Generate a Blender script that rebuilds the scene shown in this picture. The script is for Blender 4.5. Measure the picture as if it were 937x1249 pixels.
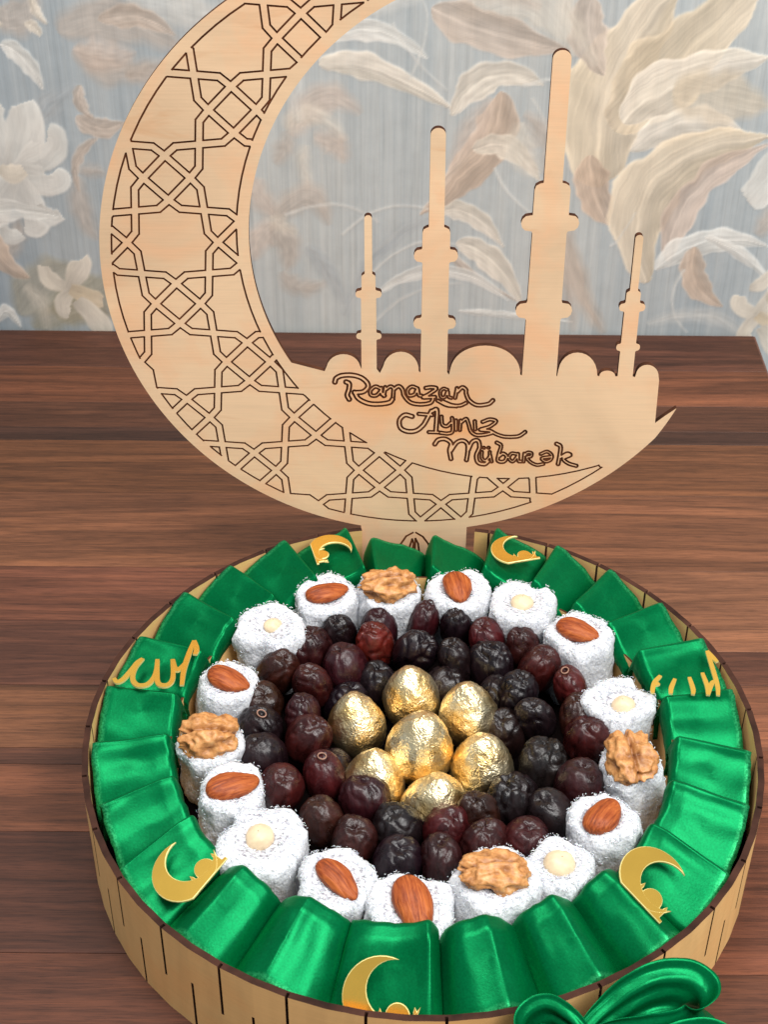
import bpy, bmesh, math, random
import numpy as np
from mathutils import Vector, Matrix, geometry
for o in list(bpy.data.objects): bpy.data.objects.remove(o)
S = bpy.context.scene
C = S.collection
PI = math.pi
R = math.radians

# ------------------------------------------------------------------ camera
cam_d = bpy.data.cameras.new('camera'); cam = bpy.data.objects.new('camera', cam_d); C.objects.link(cam)
S.camera = cam
pitch, roll = .6474, .0081
ct, st = math.cos(pitch), math.sin(pitch)
c_, s_ = math.cos(roll), math.sin(roll)
fw = Vector((0, ct, -st)); rt0 = Vector((1, 0, 0)); up0 = Vector((0, st, ct))
rt = rt0*c_ + up0*s_; up = up0*c_ - rt0*s_
M = Matrix((rt, up, -fw)).transposed().to_4x4(); M.translation = Vector((-.0213, -.5928, .6536))
cam.matrix_world = M
cam_d.sensor_fit = 'VERTICAL'; cam_d.sensor_height = 24; cam_d.lens = 24*1900/1249
cam_d.dof.use_dof = True; cam_d.dof.focus_distance = .86; cam_d.dof.aperture_fstop = 20
cam_d.clip_start = .02; cam_d.clip_end = 20
S.render.resolution_x = 769; S.render.resolution_y = 1024

# ------------------------------------------------------------------ light
w = bpy.data.worlds.new('World'); S.world = w; w.use_nodes = True
w.node_tree.nodes['Background'].inputs[0].default_value = (.80, .90, 1.0, 1)
w.node_tree.nodes['Background'].inputs[1].default_value = .42
def area(name, loc, target, size, power, col, sy=None):
    d = bpy.data.lights.new(name, 'AREA'); d.shape = 'RECTANGLE'; d.size = size; d.size_y = sy or size
    d.energy = power; d.color = col
    o = bpy.data.objects.new(name, d); C.objects.link(o); o.location = loc
    o.rotation_euler = (Vector(target)-Vector(loc)).to_track_quat('-Z', 'Y').to_euler()
    return o
area('window_light', (.75, -.75, 1.6), (0, .05, 0), .8, 36, (1, .985, .96), .9)
area('ceiling_lamp', (-.35, .0, 1.9), (0, .1, 0), .7, 27, (1, .97, .93))
S.view_settings.view_transform = 'Standard'; S.view_settings.look = 'None'
S.view_settings.exposure = 0; S.view_settings.gamma = 1

# ------------------------------------------------------------------ helpers
def srgb(r, g, b, s=1.0):
    f = lambda v: ((v/255+.055)/1.055)**2.4 if v > 10.3 else v/255/12.92
    return (f(r)*s, f(g)*s, f(b)*s, 1)
def ss(x): return x*x*(3-2*x)
def vnoise(P, seed=0):
    P = np.asarray(P, float); i = np.floor(P).astype(np.int64); f = P-i; f = f*f*(3-2*f)
    def h(a, b, c):
        n = (a*374761393 + b*668265263 + c*2147483647 + seed*974711) & 0xffffffff
        n = ((n ^ (n >> 13))*1274126177) & 0xffffffff
        n = ((n ^ (n >> 16))*2246822519) & 0xffffffff
        return ((n ^ (n >> 15)) & 0xffff)/65535.0
    x, y, z = i[:, 0], i[:, 1], i[:, 2]; fx, fy, fz = f[:, 0], f[:, 1], f[:, 2]
    l = lambda a, b, t: a+(b-a)*t
    return l(l(l(h(x,y,z), h(x+1,y,z), fx), l(h(x,y+1,z), h(x+1,y+1,z), fx), fy),
             l(l(h(x,y,z+1), h(x+1,y,z+1), fx), l(h(x,y+1,z+1), h(x+1,y+1,z+1), fx), fy), fz)*2-1
def fbm(P, seed=0, o=3, g=.5):
    r = 0; a = 1
    for k in range(o): r = r + a*vnoise(P*(2**k), seed+k*17); a *= g
    return r
def ridge(P, seed=0, o=3):
    r = 0; a = 1
    for k in range(o): r = r + a*(1-2*np.abs(vnoise(P*(2**k), seed+k*31))); a *= .5
    return r
def mesh(name, V, F, mats, mi=None, smooth=True):
    me = bpy.data.meshes.new(name); me.from_pydata([tuple(v) for v in V], [], F)
    for m in (mats if isinstance(mats, (list, tuple)) else [mats]): me.materials.append(m)
    if mi is not None: me.polygons.foreach_set('material_index', list(mi))
    me.polygons.foreach_set('use_smooth', [bool(smooth)]*len(me.polygons))
    me.update(); return me
def link(name, me, parent=None, loc=None, rot=None, color=None):
    o = bpy.data.objects.new(name, me); C.objects.link(o)
    if parent is not None: o.parent = parent
    if loc is not None: o.location = loc
    if rot is not None: o.rotation_euler = rot
    if color is not None: o.color = color
    return o
def tag(o, label=None, cat=None, group=None, kind=None):
    if label: o['label'] = label
    if cat: o['category'] = cat
    if group: o['group'] = group
    if kind: o['kind'] = kind
    return o
def thing(name, label, cat, loc=(0,0,0), rot=(0,0,0), group=None):
    return tag(link(name, None, None, loc, rot), label, cat, group)
def grid(nu, nv, wrap_u=False, off=0):
    F = []
    for j in range(nv-1):
        for i in range(nu if wrap_u else nu-1):
            a = off+j*nu+i; b = off+j*nu+(i+1) % nu
            F.append((a, b, b+nu, a+nu))
    return F
def prism(poly, z0, z1):                       # closed prism over a 2-D polygon (counter-clockwise)
    n = len(poly); ch = .00032
    q = np.array(poly); e1 = q-np.roll(q, 1, 0); e2 = np.roll(q, -1, 0)-q
    e1 /= np.linalg.norm(e1, axis=1)[:, None]+1e-12; e2 /= np.linalg.norm(e2, axis=1)[:, None]+1e-12
    nn = np.c_[-(e1+e2)[:, 1], (e1+e2)[:, 0]]; nn /= np.linalg.norm(nn, axis=1)[:, None]+1e-9
    if (q[:, 0]*np.roll(q[:, 1], -1)-q[:, 1]*np.roll(q[:, 0], -1)).sum() < 0: nn = -nn
    qi = q+nn*ch
    V = [(x, y, z1) for x, y in qi]+[(x, y, z0) for x, y in poly]+[(x, y, z1-ch) for x, y in poly]
    tr = geometry.tessellate_polygon([[Vector((x, y, 0)) for x, y in poly]])
    F = []; mi = []
    for t in tr:
        a, b, c = [Vector(V[k]) for k in t]
        if (b-a).cross(c-a).z < 0: t = t[::-1]
        F.append(tuple(t)); mi.append(0); F.append(tuple(n+k for k in t[::-1])); mi.append(0)
    for i in range(n):
        j = (i+1) % n; F += [(2*n+i, n+i, n+j, 2*n+j), (i, 2*n+i, 2*n+j, j)]; mi += [1, 1]
    return V, F, mi
def box(x0, x1, y0, y1, z0, z1, ch=0.0):
    V = [(x0,y0,z0),(x1,y0,z0),(x1,y1,z0),(x0,y1,z0),(x0,y0,z1-ch),(x1,y0,z1-ch),(x1,y1,z1-ch),(x0,y1,z1-ch),
         (x0+ch,y0+ch,z1),(x1-ch,y0+ch,z1),(x1-ch,y1-ch,z1),(x0+ch,y1-ch,z1)]
    F = [(0,3,2,1),(8,9,10,11)]
    for i in range(4):
        j = (i+1) % 4; F += [(i,j,4+j,4+i),(4+i,4+j,8+j,8+i)]
    return V, F

# ------------------------------------------------------------------ materials
class N:
    def __init__(s, name):
        s.m = bpy.data.materials.new(name); s.m.use_nodes = True; s.t = s.m.node_tree
        s.b = s.t.nodes['Principled BSDF']
    def n(s, ty, **k):
        x = s.t.nodes.new(ty)
        for a, v in k.items():
            if a.startswith('i_'):
                key = a[2:].replace('_', ' '); x.inputs[key].default_value = v
            else: setattr(x, a, v)
        return x
    def l(s, a, b): s.t.links.new(a, b)
    def set(s, **k):
        for a, v in k.items(): s.b.inputs[a.replace('_', ' ')].default_value = v
        return s
    def coord(s, scale=(1,1,1), kind='Object', loc=(0,0,0)):
        tc = s.n('ShaderNodeTexCoord'); mp = s.n('ShaderNodeMapping'); mp.inputs['Scale'].default_value = scale
        mp.inputs['Location'].default_value = loc
        s.l(tc.outputs[kind], mp.inputs['Vector']); return mp.outputs['Vector']
    def noise(s, vec, scale, detail=4, rough=.55, dist=0):
        x = s.n('ShaderNodeTexNoise'); x.inputs['Scale'].default_value = scale; x.inputs['Detail'].default_value = detail
        x.inputs['Roughness'].default_value = rough; x.inputs['Distortion'].default_value = dist
        s.l(vec, x.inputs['Vector']); return x.outputs['Fac']
    def ramp(s, fac, stops):
        x = s.n('ShaderNodeValToRGB'); e = x.color_ramp.elements
        while len(e) < len(stops): e.new(.5)
        for q, (p, c) in zip(e, stops): q.position = p; q.color = c
        s.l(fac, x.inputs['Fac']); return x.outputs['Color']
    def mix(s, a, b, fac, mode='MIX'):
        x = s.n('ShaderNodeMix', data_type='RGBA', blend_type=mode)
        for sock, v in ((x.inputs[6], a), (x.inputs[7], b), (x.inputs[0], fac)):
            if hasattr(v, 'is_output'): s.l(v, sock)
            else: sock.default_value = v
        return x.outputs[2]
    def math(s, op, a, b=0.0):
        x = s.n('ShaderNodeMath', operation=op)
        for sock, v in ((x.inputs[0], a), (x.inputs[1], b)):
            if hasattr(v, 'is_output'): s.l(v, sock)
            else: sock.default_value = v
        return x.outputs[0]
    def bump(s, h, strength, dist):
        x = s.n('ShaderNodeBump'); x.inputs['Strength'].default_value = strength; x.inputs['Distance'].default_value = dist
        s.l(h, x.inputs['Height']); s.l(x.outputs['Normal'], s.b.inputs['Normal'])
    def col(s, c): s.l(c, s.b.inputs['Base Color'])
G = lambda v: (v, v, v, 1)

def mat_table():
    k = N('table_laminate').set(Roughness=.45); k.b.inputs['Specular IOR Level'].default_value = .32
    oi = k.n('ShaderNodeObjectInfo')
    tc = k.n('ShaderNodeTexCoord'); ad = k.n('ShaderNodeVectorMath', operation='ADD')
    k.l(tc.outputs['Object'], ad.inputs[0])
    sc = k.n('ShaderNodeVectorMath', operation='SCALE'); sc.inputs['Scale'].default_value = 7.3
    cx = k.n('ShaderNodeCombineXYZ'); k.l(oi.outputs['Random'], cx.inputs[0]); k.l(oi.outputs['Random'], cx.inputs[1]); k.l(cx.outputs[0], sc.inputs[0]); k.l(sc.outputs[0], ad.inputs[1])
    def mp(s):
        m = k.n('ShaderNodeMapping'); m.inputs['Scale'].default_value = s; k.l(ad.outputs[0], m.inputs['Vector']); return m.outputs[0]
    big = k.noise(mp((1.6, 26, 1)), 1, 5, .6, .6)
    fine = k.noise(mp((14, 420, 1)), 1, 5, .7, .25)
    pore = k.noise(mp((70, 1500, 1)), 1, 3, .6)
    c = k.mix(k.ramp(big, [(.28, G(.38)), (.44, G(.95)), (.52, G(.62)), (.58, G(1.05)), (.72, G(1.5))]), oi.outputs['Color'], 1, 'MULTIPLY')
    c = k.mix(c, k.ramp(fine, [(.30, G(.42)), (.50, G(1.0)), (.72, (1.40, 1.38, 1.18, 1))]), .75, 'MULTIPLY')
    c = k.mix(c, k.ramp(pore, [(.38, G(.45)), (.48, G(1)), (.66, G(1.15))]), .5, 'MULTIPLY')
    k.col(c)
    k.l(k.ramp(fine, [(.3, G(.56)), (.7, G(.44))]), k.b.inputs['Roughness'])
    k.bump(pore, .12, .0003)
    return k.m
def mat_ply(name, base, amp=1.0, scorch=None):
    k = N(name).set(Roughness=.55); k.b.inputs['Specular IOR Level'].default_value = .3
    a = k.noise(k.coord((3.5, 60, 7)), 1, 5, .6, .8)
    b = k.noise(k.coord((20, 20, 20)), 1, 4, .6, .5)
    f = k.noise(k.coord((25, 25, 900)), 1, 3, .6)
    h = k.noise(k.coord((9, 30, 44)), 1, 4, .6, 1.2)
    c = k.mix(base, tuple(v*.82 for v in base[:3])+(1,), k.ramp(a, [(.40, G(0)), (.60, G(amp))]))
    c = k.mix(c, (base[0]*1.02, base[1]*.78, base[2]*.66, 1), k.ramp(b, [(.46, G(0)), (.68, G(.6*amp))]))
    c = k.mix(c, k.ramp(f, [(.34, G(.93)), (.6, G(1.02))]), .6, 'MULTIPLY')
    c = k.mix(c, (base[0]*.70, base[1]*.50, base[2]*.36, 1), k.ramp(h, [(.62, G(0)), (.74, G(.42*amp))]))
    if scorch:                                  # smoke tint left by the laser round the lettering
        for cx, cz, rx, rz in scorch:
            g = k.n('ShaderNodeTexGradient', gradient_type='SPHERICAL'); mpn = k.n('ShaderNodeMapping'); tcn = k.n('ShaderNodeTexCoord')
            mpn.inputs['Scale'].default_value = (1/rx, .01, 1/rz); mpn.inputs['Location'].default_value = (-cx/rx, 0, -cz/rz)
            k.l(tcn.outputs['Object'], mpn.inputs['Vector']); k.l(mpn.outputs[0], g.inputs[0])
            c = k.mix(c, (base[0]*.98, base[1]*.66, base[2]*.42, 1), k.math('MULTIPLY', g.outputs['Fac'], k.ramp(b, [(.3, G(.3)), (.6, G(1))])))
    k.col(c); k.bump(f, .08, .0002)
    return k.m
def mat_burn(name='laser_burnt_edge', c1=(.035, .012, .006, 1), c2=(.10, .035, .016, 1)):
    k = N(name).set(Roughness=.8); k.b.inputs['Specular IOR Level'].default_value = .12
    k.col(k.ramp(k.noise(k.coord((60, 60, 60)), 1, 3), [(.3, c1), (.7, c2)])); return k.m
def mat_satin():
    k = N('green_satin').set(Roughness=.36, Metallic=.5)
    k.b.inputs['Specular IOR Level'].default_value = .25; k.b.inputs['Specular Tint'].default_value = (.3, 1, .6, 1)
    k.b.inputs['Anisotropic'].default_value = .5
    f = k.noise(k.coord((900, 900, 900)), 1, 2, .6)
    g = k.noise(k.coord((45, 45, 45)), 1, 3, .6)
    sv = k.n('ShaderNodeAttribute', attribute_name='selvedge')
    k.col(k.mix(k.mix(k.ramp(g, [(.3, (.0, .120, .034, 1)), (.7, (.0, .150, .044, 1))]), k.ramp(f, [(.3, G(.8)), (.7, G(1.15))]), .8, 'MULTIPLY'), (.03, .34, .12, 1), k.math('MULTIPLY', sv.outputs['Fac'], k.ramp(f, [(.4, G(.2)), (.6, G(.9))]))))
    k.l(k.ramp(g, [(.3, G(.31)), (.7, G(.40))]), k.b.inputs['Roughness'])
    k.bump(k.math('ADD', k.math('MULTIPLY', f, .25), k.math('MULTIPLY', g, .4)), .3, .0006)
    return k.m
def mat_coco():
    k = N('coconut_coating').set(Roughness=.85)
    k.b.inputs['Subsurface Weight'].default_value = .35; k.b.inputs['Subsurface Radius'].default_value = (1, .9, .8); k.b.inputs['Subsurface Scale'].default_value = .003
    a = k.noise(k.coord((420, 420, 420)), 1, 4, .7)
    v = k.n('ShaderNodeTexVoronoi'); v.inputs['Scale'].default_value = 900; k.l(k.coord((1, 1, .5)), v.inputs['Vector'])
    k.col(k.ramp(a, [(.28, (.46, .475, .52, 1)), (.50, (.70, .71, .74, 1)), (.7, (.79, .795, .80, 1))]))
    k.bump(k.math('ADD', a, k.math('MULTIPLY', v.outputs['Distance'], .6)), .7, .0009)
    return k.m
def mat_flake():
    k = N('coconut_shreds').set(Roughness=.6)
    k.b.inputs['Subsurface Weight'].default_value = .2; k.b.inputs['Subsurface Scale'].default_value = .001
    k.col(k.ramp(k.noise(k.coord((300, 300, 300)), 1, 1), [(.3, (.52, .53, .60, 1)), (.6, (.82, .83, .84, 1))])); return k.m
def mat_jelly():
    k = N('shaded_filling').set(Roughness=.5)  # filling tone with the shade between shreds painted in as grey speckle
    k.col(k.ramp(k.noise(k.coord((500, 500, 500)), 1, 3), [(.34, (.24, .23, .26, 1)), (.48, (.58, .58, .62, 1)), (.62, (.78, .79, .80, 1))])); return k.m
def mat_date():
    k = N('date_skin').set(Roughness=.33); k.b.inputs['Specular IOR Level'].default_value = .35
    k.b.inputs['Coat Weight'].default_value = .15; k.b.inputs['Coat Roughness'].default_value = .2
    oi = k.n('ShaderNodeObjectInfo')
    a = k.noise(k.coord((130, 130, 60)), 1, 5, .65, .8); b = k.noise(k.coord((900, 900, 500)), 1, 3, .6)
    c = k.mix(oi.outputs['Color'], k.ramp(a, [(.3, G(.35)), (.5, G(.9)), (.75, (1.7, 1.25, 1.15, 1))]), 1, 'MULTIPLY')
    bl = k.n('ShaderNodeMix', data_type='RGBA')
    c = k.mix(c, (.07, .045, .055, 1), k.ramp(k.noise(k.coord((260, 260, 200), loc=(3, 1, 2)), 1, 4, .7), [(.54, G(0)), (.80, G(.22))]))
    k.col(c); k.l(k.ramp(a, [(.3, G(.22)), (.7, G(.42))]), k.b.inputs['Roughness'])
    k.bump(k.math('ADD', a, k.math('MULTIPLY', b, .25)), .6, .0013)
    return k.m
def mat_foil():
    k = N('gold_foil').set(Roughness=.33, Metallic=1)
    v = k.n('ShaderNodeTexVoronoi', feature='DISTANCE_TO_EDGE'); v.inputs['Scale'].default_value = 330
    nz = k.n('ShaderNodeTexNoise'); nz.inputs['Scale'].default_value = 160; nz.inputs['Detail'].default_value = 3
    cc = k.coord((1, 1, 1)); k.l(cc, nz.inputs['Vector'])
    k.l(k.mix(cc, nz.outputs['Color'], .012), v.inputs['Vector'])
    a = k.noise(k.coord((240, 240, 240)), 1, 4, .65, 1.2)
    c = k.noise(k.coord((45, 45, 45)), 1, 2)
    k.col(k.ramp(c, [(.35, (.82, .56, .22, 1)), (.6, (.95, .82, .54, 1))]))
    k.bump(k.math('ADD', k.math('MULTIPLY', k.math('MINIMUM', v.outputs['Distance'], .25), 1.6), a), .42, .0009)
    return k.m
def mat_almond():
    k = N('almond_skin').set(Roughness=.5); k.b.inputs['Specular IOR Level'].default_value = .3
    a = k.noise(k.coord((60, 620, 300)), 1, 4, .6, .5)
    b = k.noise(k.coord((160, 160, 160)), 1, 3)
    c = k.ramp(a, [(.28, (.06, .009, .003, 1)), (.47, (.27, .050, .010, 1)), (.70, (.50, .135, .03, 1))])
    k.col(k.mix(c, (.42, .10, .022, 1), k.ramp(b, [(.4, G(0)), (.7, G(.45))])))
    k.bump(a, .7, .0009); return k.m
def mat_walnut():
    k = N('walnut_kernel').set(Roughness=.45)
    a = k.noise(k.coord((210, 210, 210)), 1, 5, .65)
    at = k.n('ShaderNodeAttribute', attribute_name='crease')
    c = k.ramp(a, [(.3, (.26, .095, .025, 1)), (.52, (.54, .24, .075, 1)), (.75, (.74, .42, .17, 1))])
    k.col(k.mix(c, (.13, .036, .010, 1), k.ramp(at.outputs['Fac'], [(.10, G(0)), (.75, G(.85))])))
    k.bump(a, .4, .0009); return k.m
def mat_plain(name, c, rough=.5, metal=0, amt=.12, scale=80):
    k = N(name).set(Roughness=rough, Metallic=metal)
    a = k.noise(k.coord((scale,)*3), 1, 4, .6)
    k.col(k.ramp(a, [(.3, tuple(v*(1-amt) for v in c[:3])+(1,)), (.7, tuple(min(1, v*(1+amt)) for v in c[:3])+(1,))]))
    k.bump(a, .15, .0005); return k.m
def mat_wall():
    k = N('wallpaper_print').set(Roughness=.62); k.b.inputs['Specular IOR Level'].default_value = .25
    at = k.n('ShaderNodeAttribute', attribute_name='print')
    a = k.noise(k.coord((420, 1, 10)), 1, 4, .65)
    b = k.noise(k.coord((130, 1, 4)), 1, 4, .6)
    d = k.noise(k.coord((60, 60, 60)), 1, 4, .6)
    msk = k.math('SUBTRACT', 1.0, k.math('MULTIPLY', at.outputs['Alpha'], .75))
    st_ = k.mix(k.ramp(a, [(.28, G(.86)), (.5, G(1.0)), (.74, G(1.08))]), k.ramp(b, [(.3, (.84, .87, .9, 1)), (.7, (1.12, 1.08, 1.05, 1))]), .7, 'MULTIPLY')
    c = k.mix(at.outputs['Color'], st_, msk, 'MULTIPLY')
    c = k.mix(c, k.ramp(d, [(.35, G(.93)), (.65, G(1.05))]), .6, 'MULTIPLY')
    k.col(c); k.bump(k.math('ADD', a, k.math('MULTIPLY', d, .6)), .25, .0005); return k.m

PLY = mat_ply('birch_plywood', srgb(244, 206, 165), 1.0, [(-.005, .0925, .062, .019), (.026, .0725, .050, .016), (.053, .052, .058, .016)])
PLYW = mat_ply('tray_plywood', srgb(248, 200, 132), .6)
BURN = mat_burn(); ENGR = mat_burn('engraved_line', (.075, .022, .009, 1), (.20, .065, .024, 1))
TABLE = mat_table(); SATIN = mat_satin(); COCO = mat_coco(); FLAKE = mat_flake(); JELLY = mat_jelly()
DATE = mat_date(); FOIL = mat_foil(); ALM = mat_almond(); WAL = mat_walnut()
HAZ = mat_plain('blanched_hazelnut', (.72, .56, .36), .45, 0, .12, 200)
GOLD = mat_plain('gold_mirror_acrylic', (.90, .54, .09), .24, .85, .06, 30)
GOLDE = mat_plain('acrylic_cut_edge', (.85, .72, .28), .4, .1, .1, 200)
DARK = mat_plain('gap_shade_black', (.006, .004, .004), 1); DARK.node_tree.nodes['Principled BSDF'].inputs['Specular IOR Level'].default_value = 0  # near-black floor colour stands in for the shade between the sweets
SCAR = mat_plain('date_stem_scar', (.30, .16, .11), .5, 0, .2, 400)

# ------------------------------------------------------------------ baked outlines (1e-5 m on the panel, 1e-4 m elsewhere)
OUTLINE=[[-5666,11060],[-5540,11389],[-5463,11622],[-5341,11822],[-5180,11984],[-4990,12104],[-4778,12179],[-4556,12206],[-4334,12183],[-4123,12112],[-3935,11996],[-3777,11836],[-3658,11639],[-3585,11407],[-3512,11233],[-3512,11233],[-3520,13131],[-3568,13184],[-3719,13212],[-3790,13289],[-3814,13396],[-3791,13503],[-3720,13582],[-3570,13611],[-3523,13665],[-3532,15784],[-3579,15842],[-3741,15872],[-3818,15956],[-3844,16072],[-3819,16188],[-3743,16273],[-3580,16306],[-3502,16364],[-3506,17150],[-3478,17251],[-3396,17304],[-3327,17355],[-3346,20691],[-3340,20745],[-3319,20794],[-3285,20837],[-3242,20870],[-3191,20891],[-3137,20898],[-3082,20892],[-3031,20872],[-2987,20839],[-2953,20797],[-2932,20748],[-2924,20695],[-2895,17359],[-2826,17309],[-2743,17257],[-2714,17157],[-2707,16372],[-2627,16315],[-2465,16285],[-2387,16201],[-2361,16085],[-2385,15969],[-2460,15883],[-2623,15850],[-2668,15792],[-2647,13673],[-2600,13620],[-2449,13593],[-2377,13516],[-2352,13409],[-2375,13302],[-2444,13223],[-2595,13193],[-2642,13139],[-2623,11242],[-2435,10969],[-2244,11421],[-2168,11701],[-2045,11940],[-1881,12134],[-1684,12278],[-1464,12367],[-1232,12399],[-1000,12372],[-778,12287],[-577,12146],[-408,11956],[-279,11719],[-196,11440],[-163,11100],[-66,11046],[-76,13790],[-123,13882],[-375,13930],[-493,14064],[-532,14249],[-493,14434],[-376,14570],[-126,14622],[-79,14714],[-90,17990],[-136,18090],[-410,18141],[-538,18287],[-580,18487],[-538,18687],[-410,18834],[-139,18890],[-126,18989],[-129,19880],[-75,20072],[85,20173],[213,20223],[184,25522],[197,25621],[237,25714],[302,25794],[386,25856],[484,25895],[589,25909],[695,25896],[793,25859],[878,25799],[944,25720],[986,25628],[1001,25529],[1060,20230],[1189,20182],[1351,20084],[1407,19893],[1419,19003],[1434,18903],[1707,18853],[1837,18708],[1882,18509],[1843,18308],[1717,18160],[1445,18104],[1401,18003],[1445,14728],[1493,14636],[1744,14589],[1863,14456],[1905,14271],[1869,14086],[1754,13949],[1503,13897],[1457,13804],[1493,11060],[1613,10896],[1675,11264],[1741,11575],[1855,11854],[2014,12104],[2215,12322],[2452,12505],[2719,12651],[3010,12758],[3318,12824],[3635,12848],[3954,12830],[4268,12770],[4568,12668],[4848,12527],[5101,12348],[5320,12134],[5502,11888],[5640,11611],[5733,11302],[5779,10935],[5878,10881],[5899,14499],[5853,14623],[5494,14687],[5327,14868],[5273,15116],[5332,15364],[5501,15547],[5859,15616],[5906,15740],[5930,19886],[5886,20008],[5512,20071],[5338,20248],[5282,20491],[5342,20735],[5519,20914],[5892,20982],[5893,21103],[5901,22451],[5971,22691],[6176,22818],[6368,22867],[6388,29681],[6405,29795],[6454,29902],[6531,29995],[6632,30066],[6748,30111],[6873,30127],[6999,30113],[7115,30069],[7216,30000],[7293,29909],[7342,29803],[7359,29689],[7386,22875],[7578,22830],[7784,22707],[7854,22468],[7863,21120],[7864,20999],[8237,20937],[8414,20762],[8475,20519],[8419,20275],[8246,20095],[7871,20026],[7827,19903],[7856,15757],[7903,15635],[8261,15572],[8430,15393],[8489,15145],[8436,14896],[8269,14712],[7910,14642],[7864,14517],[7889,10900],[7941,10845],[7985,11299],[8047,11626],[8163,11905],[8327,12131],[8531,12299],[8763,12403],[9014,12439],[9270,12407],[9519,12308],[9748,12145],[9948,11922],[10107,11645],[10220,11320],[10282,10922],[10407,10868],[10428,11031],[10519,11151],[10663,11229],[10839,11257],[11020,11232],[11178,11157],[11290,11039],[11340,10877],[11474,10878],[11470,12517],[11423,12575],[11298,12605],[11239,12689],[11219,12805],[11238,12921],[11297,13006],[11422,13038],[11469,13096],[11464,15055],[11418,15120],[11251,15153],[11173,15248],[11147,15378],[11173,15508],[11251,15604],[11417,15641],[11481,15706],[11480,16232],[11508,16336],[11594,16391],[11660,16443],[11648,19641],[11655,19697],[11677,19750],[11712,19795],[11758,19830],[11811,19852],[11869,19860],[11926,19853],[11979,19832],[12025,19798],[12061,19753],[12083,19701],[12091,19645],[12112,16447],[12179,16396],[12265,16343],[12294,16239],[12298,15713],[12364,15649],[12530,15616],[12609,15521],[12636,15392],[12611,15261],[12534,15165],[12368,15128],[12322,15063],[12337,13104],[12385,13047],[12510,13017],[12570,12933],[12590,12818],[12572,12702],[12514,12616],[12389,12584],[12342,12525],[12355,10886],[12495,10832],[12538,11046],[12570,11222],[12634,11373],[12728,11495],[12845,11586],[12981,11642],[13127,11662],[13278,11645],[13424,11591],[13560,11503],[13679,11383],[13775,11234],[13843,11059],[13883,10845],[13931,10624],[14004,7693],[14557,8213],[15170,8731],[15016,8377],[14853,8025],[14683,7676],[14504,7330],[14317,6986],[14122,6646],[13880,6342],[13632,6042],[13377,5748],[13116,5459],[12848,5176],[12575,4899],[12296,4628],[12011,4363],[11720,4105],[11424,3852],[11122,3606],[10815,3367],[10503,3134],[10186,2908],[9864,2690],[9538,2478],[9207,2273],[8872,2075],[8532,1885],[8189,1702],[7841,1526],[7490,1359],[7135,1198],[6777,1046],[6416,901],[6052,764],[5685,635],[5315,514],[4942,401],[4568,296],[4191,199],[3812,110],[3431,30],[3048,-43],[3048,-5000],[-3550,-5000],[-3554,14],[-4089,128],[-4621,257],[-5149,403],[-5672,564],[-6190,742],[-6702,935],[-7209,1143],[-7708,1367],[-8201,1606],[-8686,1860],[-9163,2128],[-9632,2411],[-10092,2708],[-10542,3019],[-10983,3343],[-11414,3681],[-11835,4031],[-12245,4394],[-12643,4770],[-13030,5157],[-13405,5556],[-13767,5966],[-14117,6388],[-14454,6819],[-14778,7261],[-15088,7712],[-15384,8172],[-15666,8641],[-15934,9119],[-16187,9604],[-16425,10097],[-16648,10597],[-16856,11104],[-17048,11616],[-17225,12135],[-17385,12658],[-17530,13186],[-17659,13718],[-17771,14254],[-17867,14793],[-17947,15335],[-18010,15878],[-18056,16424],[-18086,16971],[-18099,17518],[-18096,18065],[-18076,18612],[-18039,19159],[-17986,19704],[-17916,20247],[-17830,20787],[-17727,21325],[-17608,21859],[-17473,22390],[-17322,22916],[-17154,23437],[-16971,23953],[-16773,24463],[-16559,24967],[-16330,25464],[-16085,25954],[-15826,26437],[-15553,26911],[-15265,27377],[-14963,27833],[-14647,28281],[-14318,28718],[-13976,29145],[-13621,29562],[-13253,29968],[-12874,30362],[-12482,30745],[-12079,31115],[-11665,31473],[-11240,31819],[-10805,32151],[-10360,32470],[-9905,32775],[-9442,33066],[-8970,33343],[-8489,33606],[-8001,33853],[-7505,34086],[-7003,34304],[-6494,34506],[-5980,34693],[-5460,34864],[-4934,35019],[-4405,35158],[-3871,35280],[-3334,35387],[-2794,35477],[-2252,35551],[-1707,35608],[-1162,35649],[-615,35673],[-67,35680],[480,35671],[1027,35645],[1573,35602],[2117,35543],[2659,35467],[3199,35375],[3736,35267],[4269,35142],[4798,35001],[5322,34844],[5842,34671],[6356,34483],[6864,34278],[6449,34316],[6034,34342],[5619,34357],[5203,34360],[4787,34351],[4371,34331],[3957,34300],[3543,34257],[3130,34203],[2720,34137],[2311,34060],[1905,33971],[1501,33872],[1100,33761],[702,33639],[308,33507],[-83,33363],[-469,33209],[-851,33044],[-1228,32868],[-1600,32683],[-1967,32487],[-2328,32280],[-2684,32064],[-3033,31839],[-3376,31603],[-3712,31358],[-4041,31104],[-4364,30841],[-4679,30570],[-4986,30289],[-5285,30000],[-5576,29703],[-5859,29398],[-6134,29086],[-6399,28766],[-6656,28438],[-6903,28104],[-7141,27763],[-7370,27415],[-7589,27062],[-7798,26702],[-7997,26337],[-8186,25966],[-8364,25591],[-8532,25210],[-8689,24825],[-8836,24436],[-8972,24043],[-9097,23646],[-9211,23246],[-9314,22843],[-9405,22437],[-9486,22029],[-9555,21619],[-9612,21207],[-9659,20794],[-9693,20379],[-9717,19964],[-9728,19548],[-9729,19132],[-9717,18716],[-9695,18301],[-9661,17886],[-9615,17473],[-9558,17061],[-9489,16651],[-9409,16243],[-9318,15837],[-9216,15434],[-9103,15033],[-8978,14636],[-8843,14243],[-8697,13854],[-8540,13468],[-8372,13088],[-8194,12712],[-8006,12341],[-7808,11975],[-7599,11616]]
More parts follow.
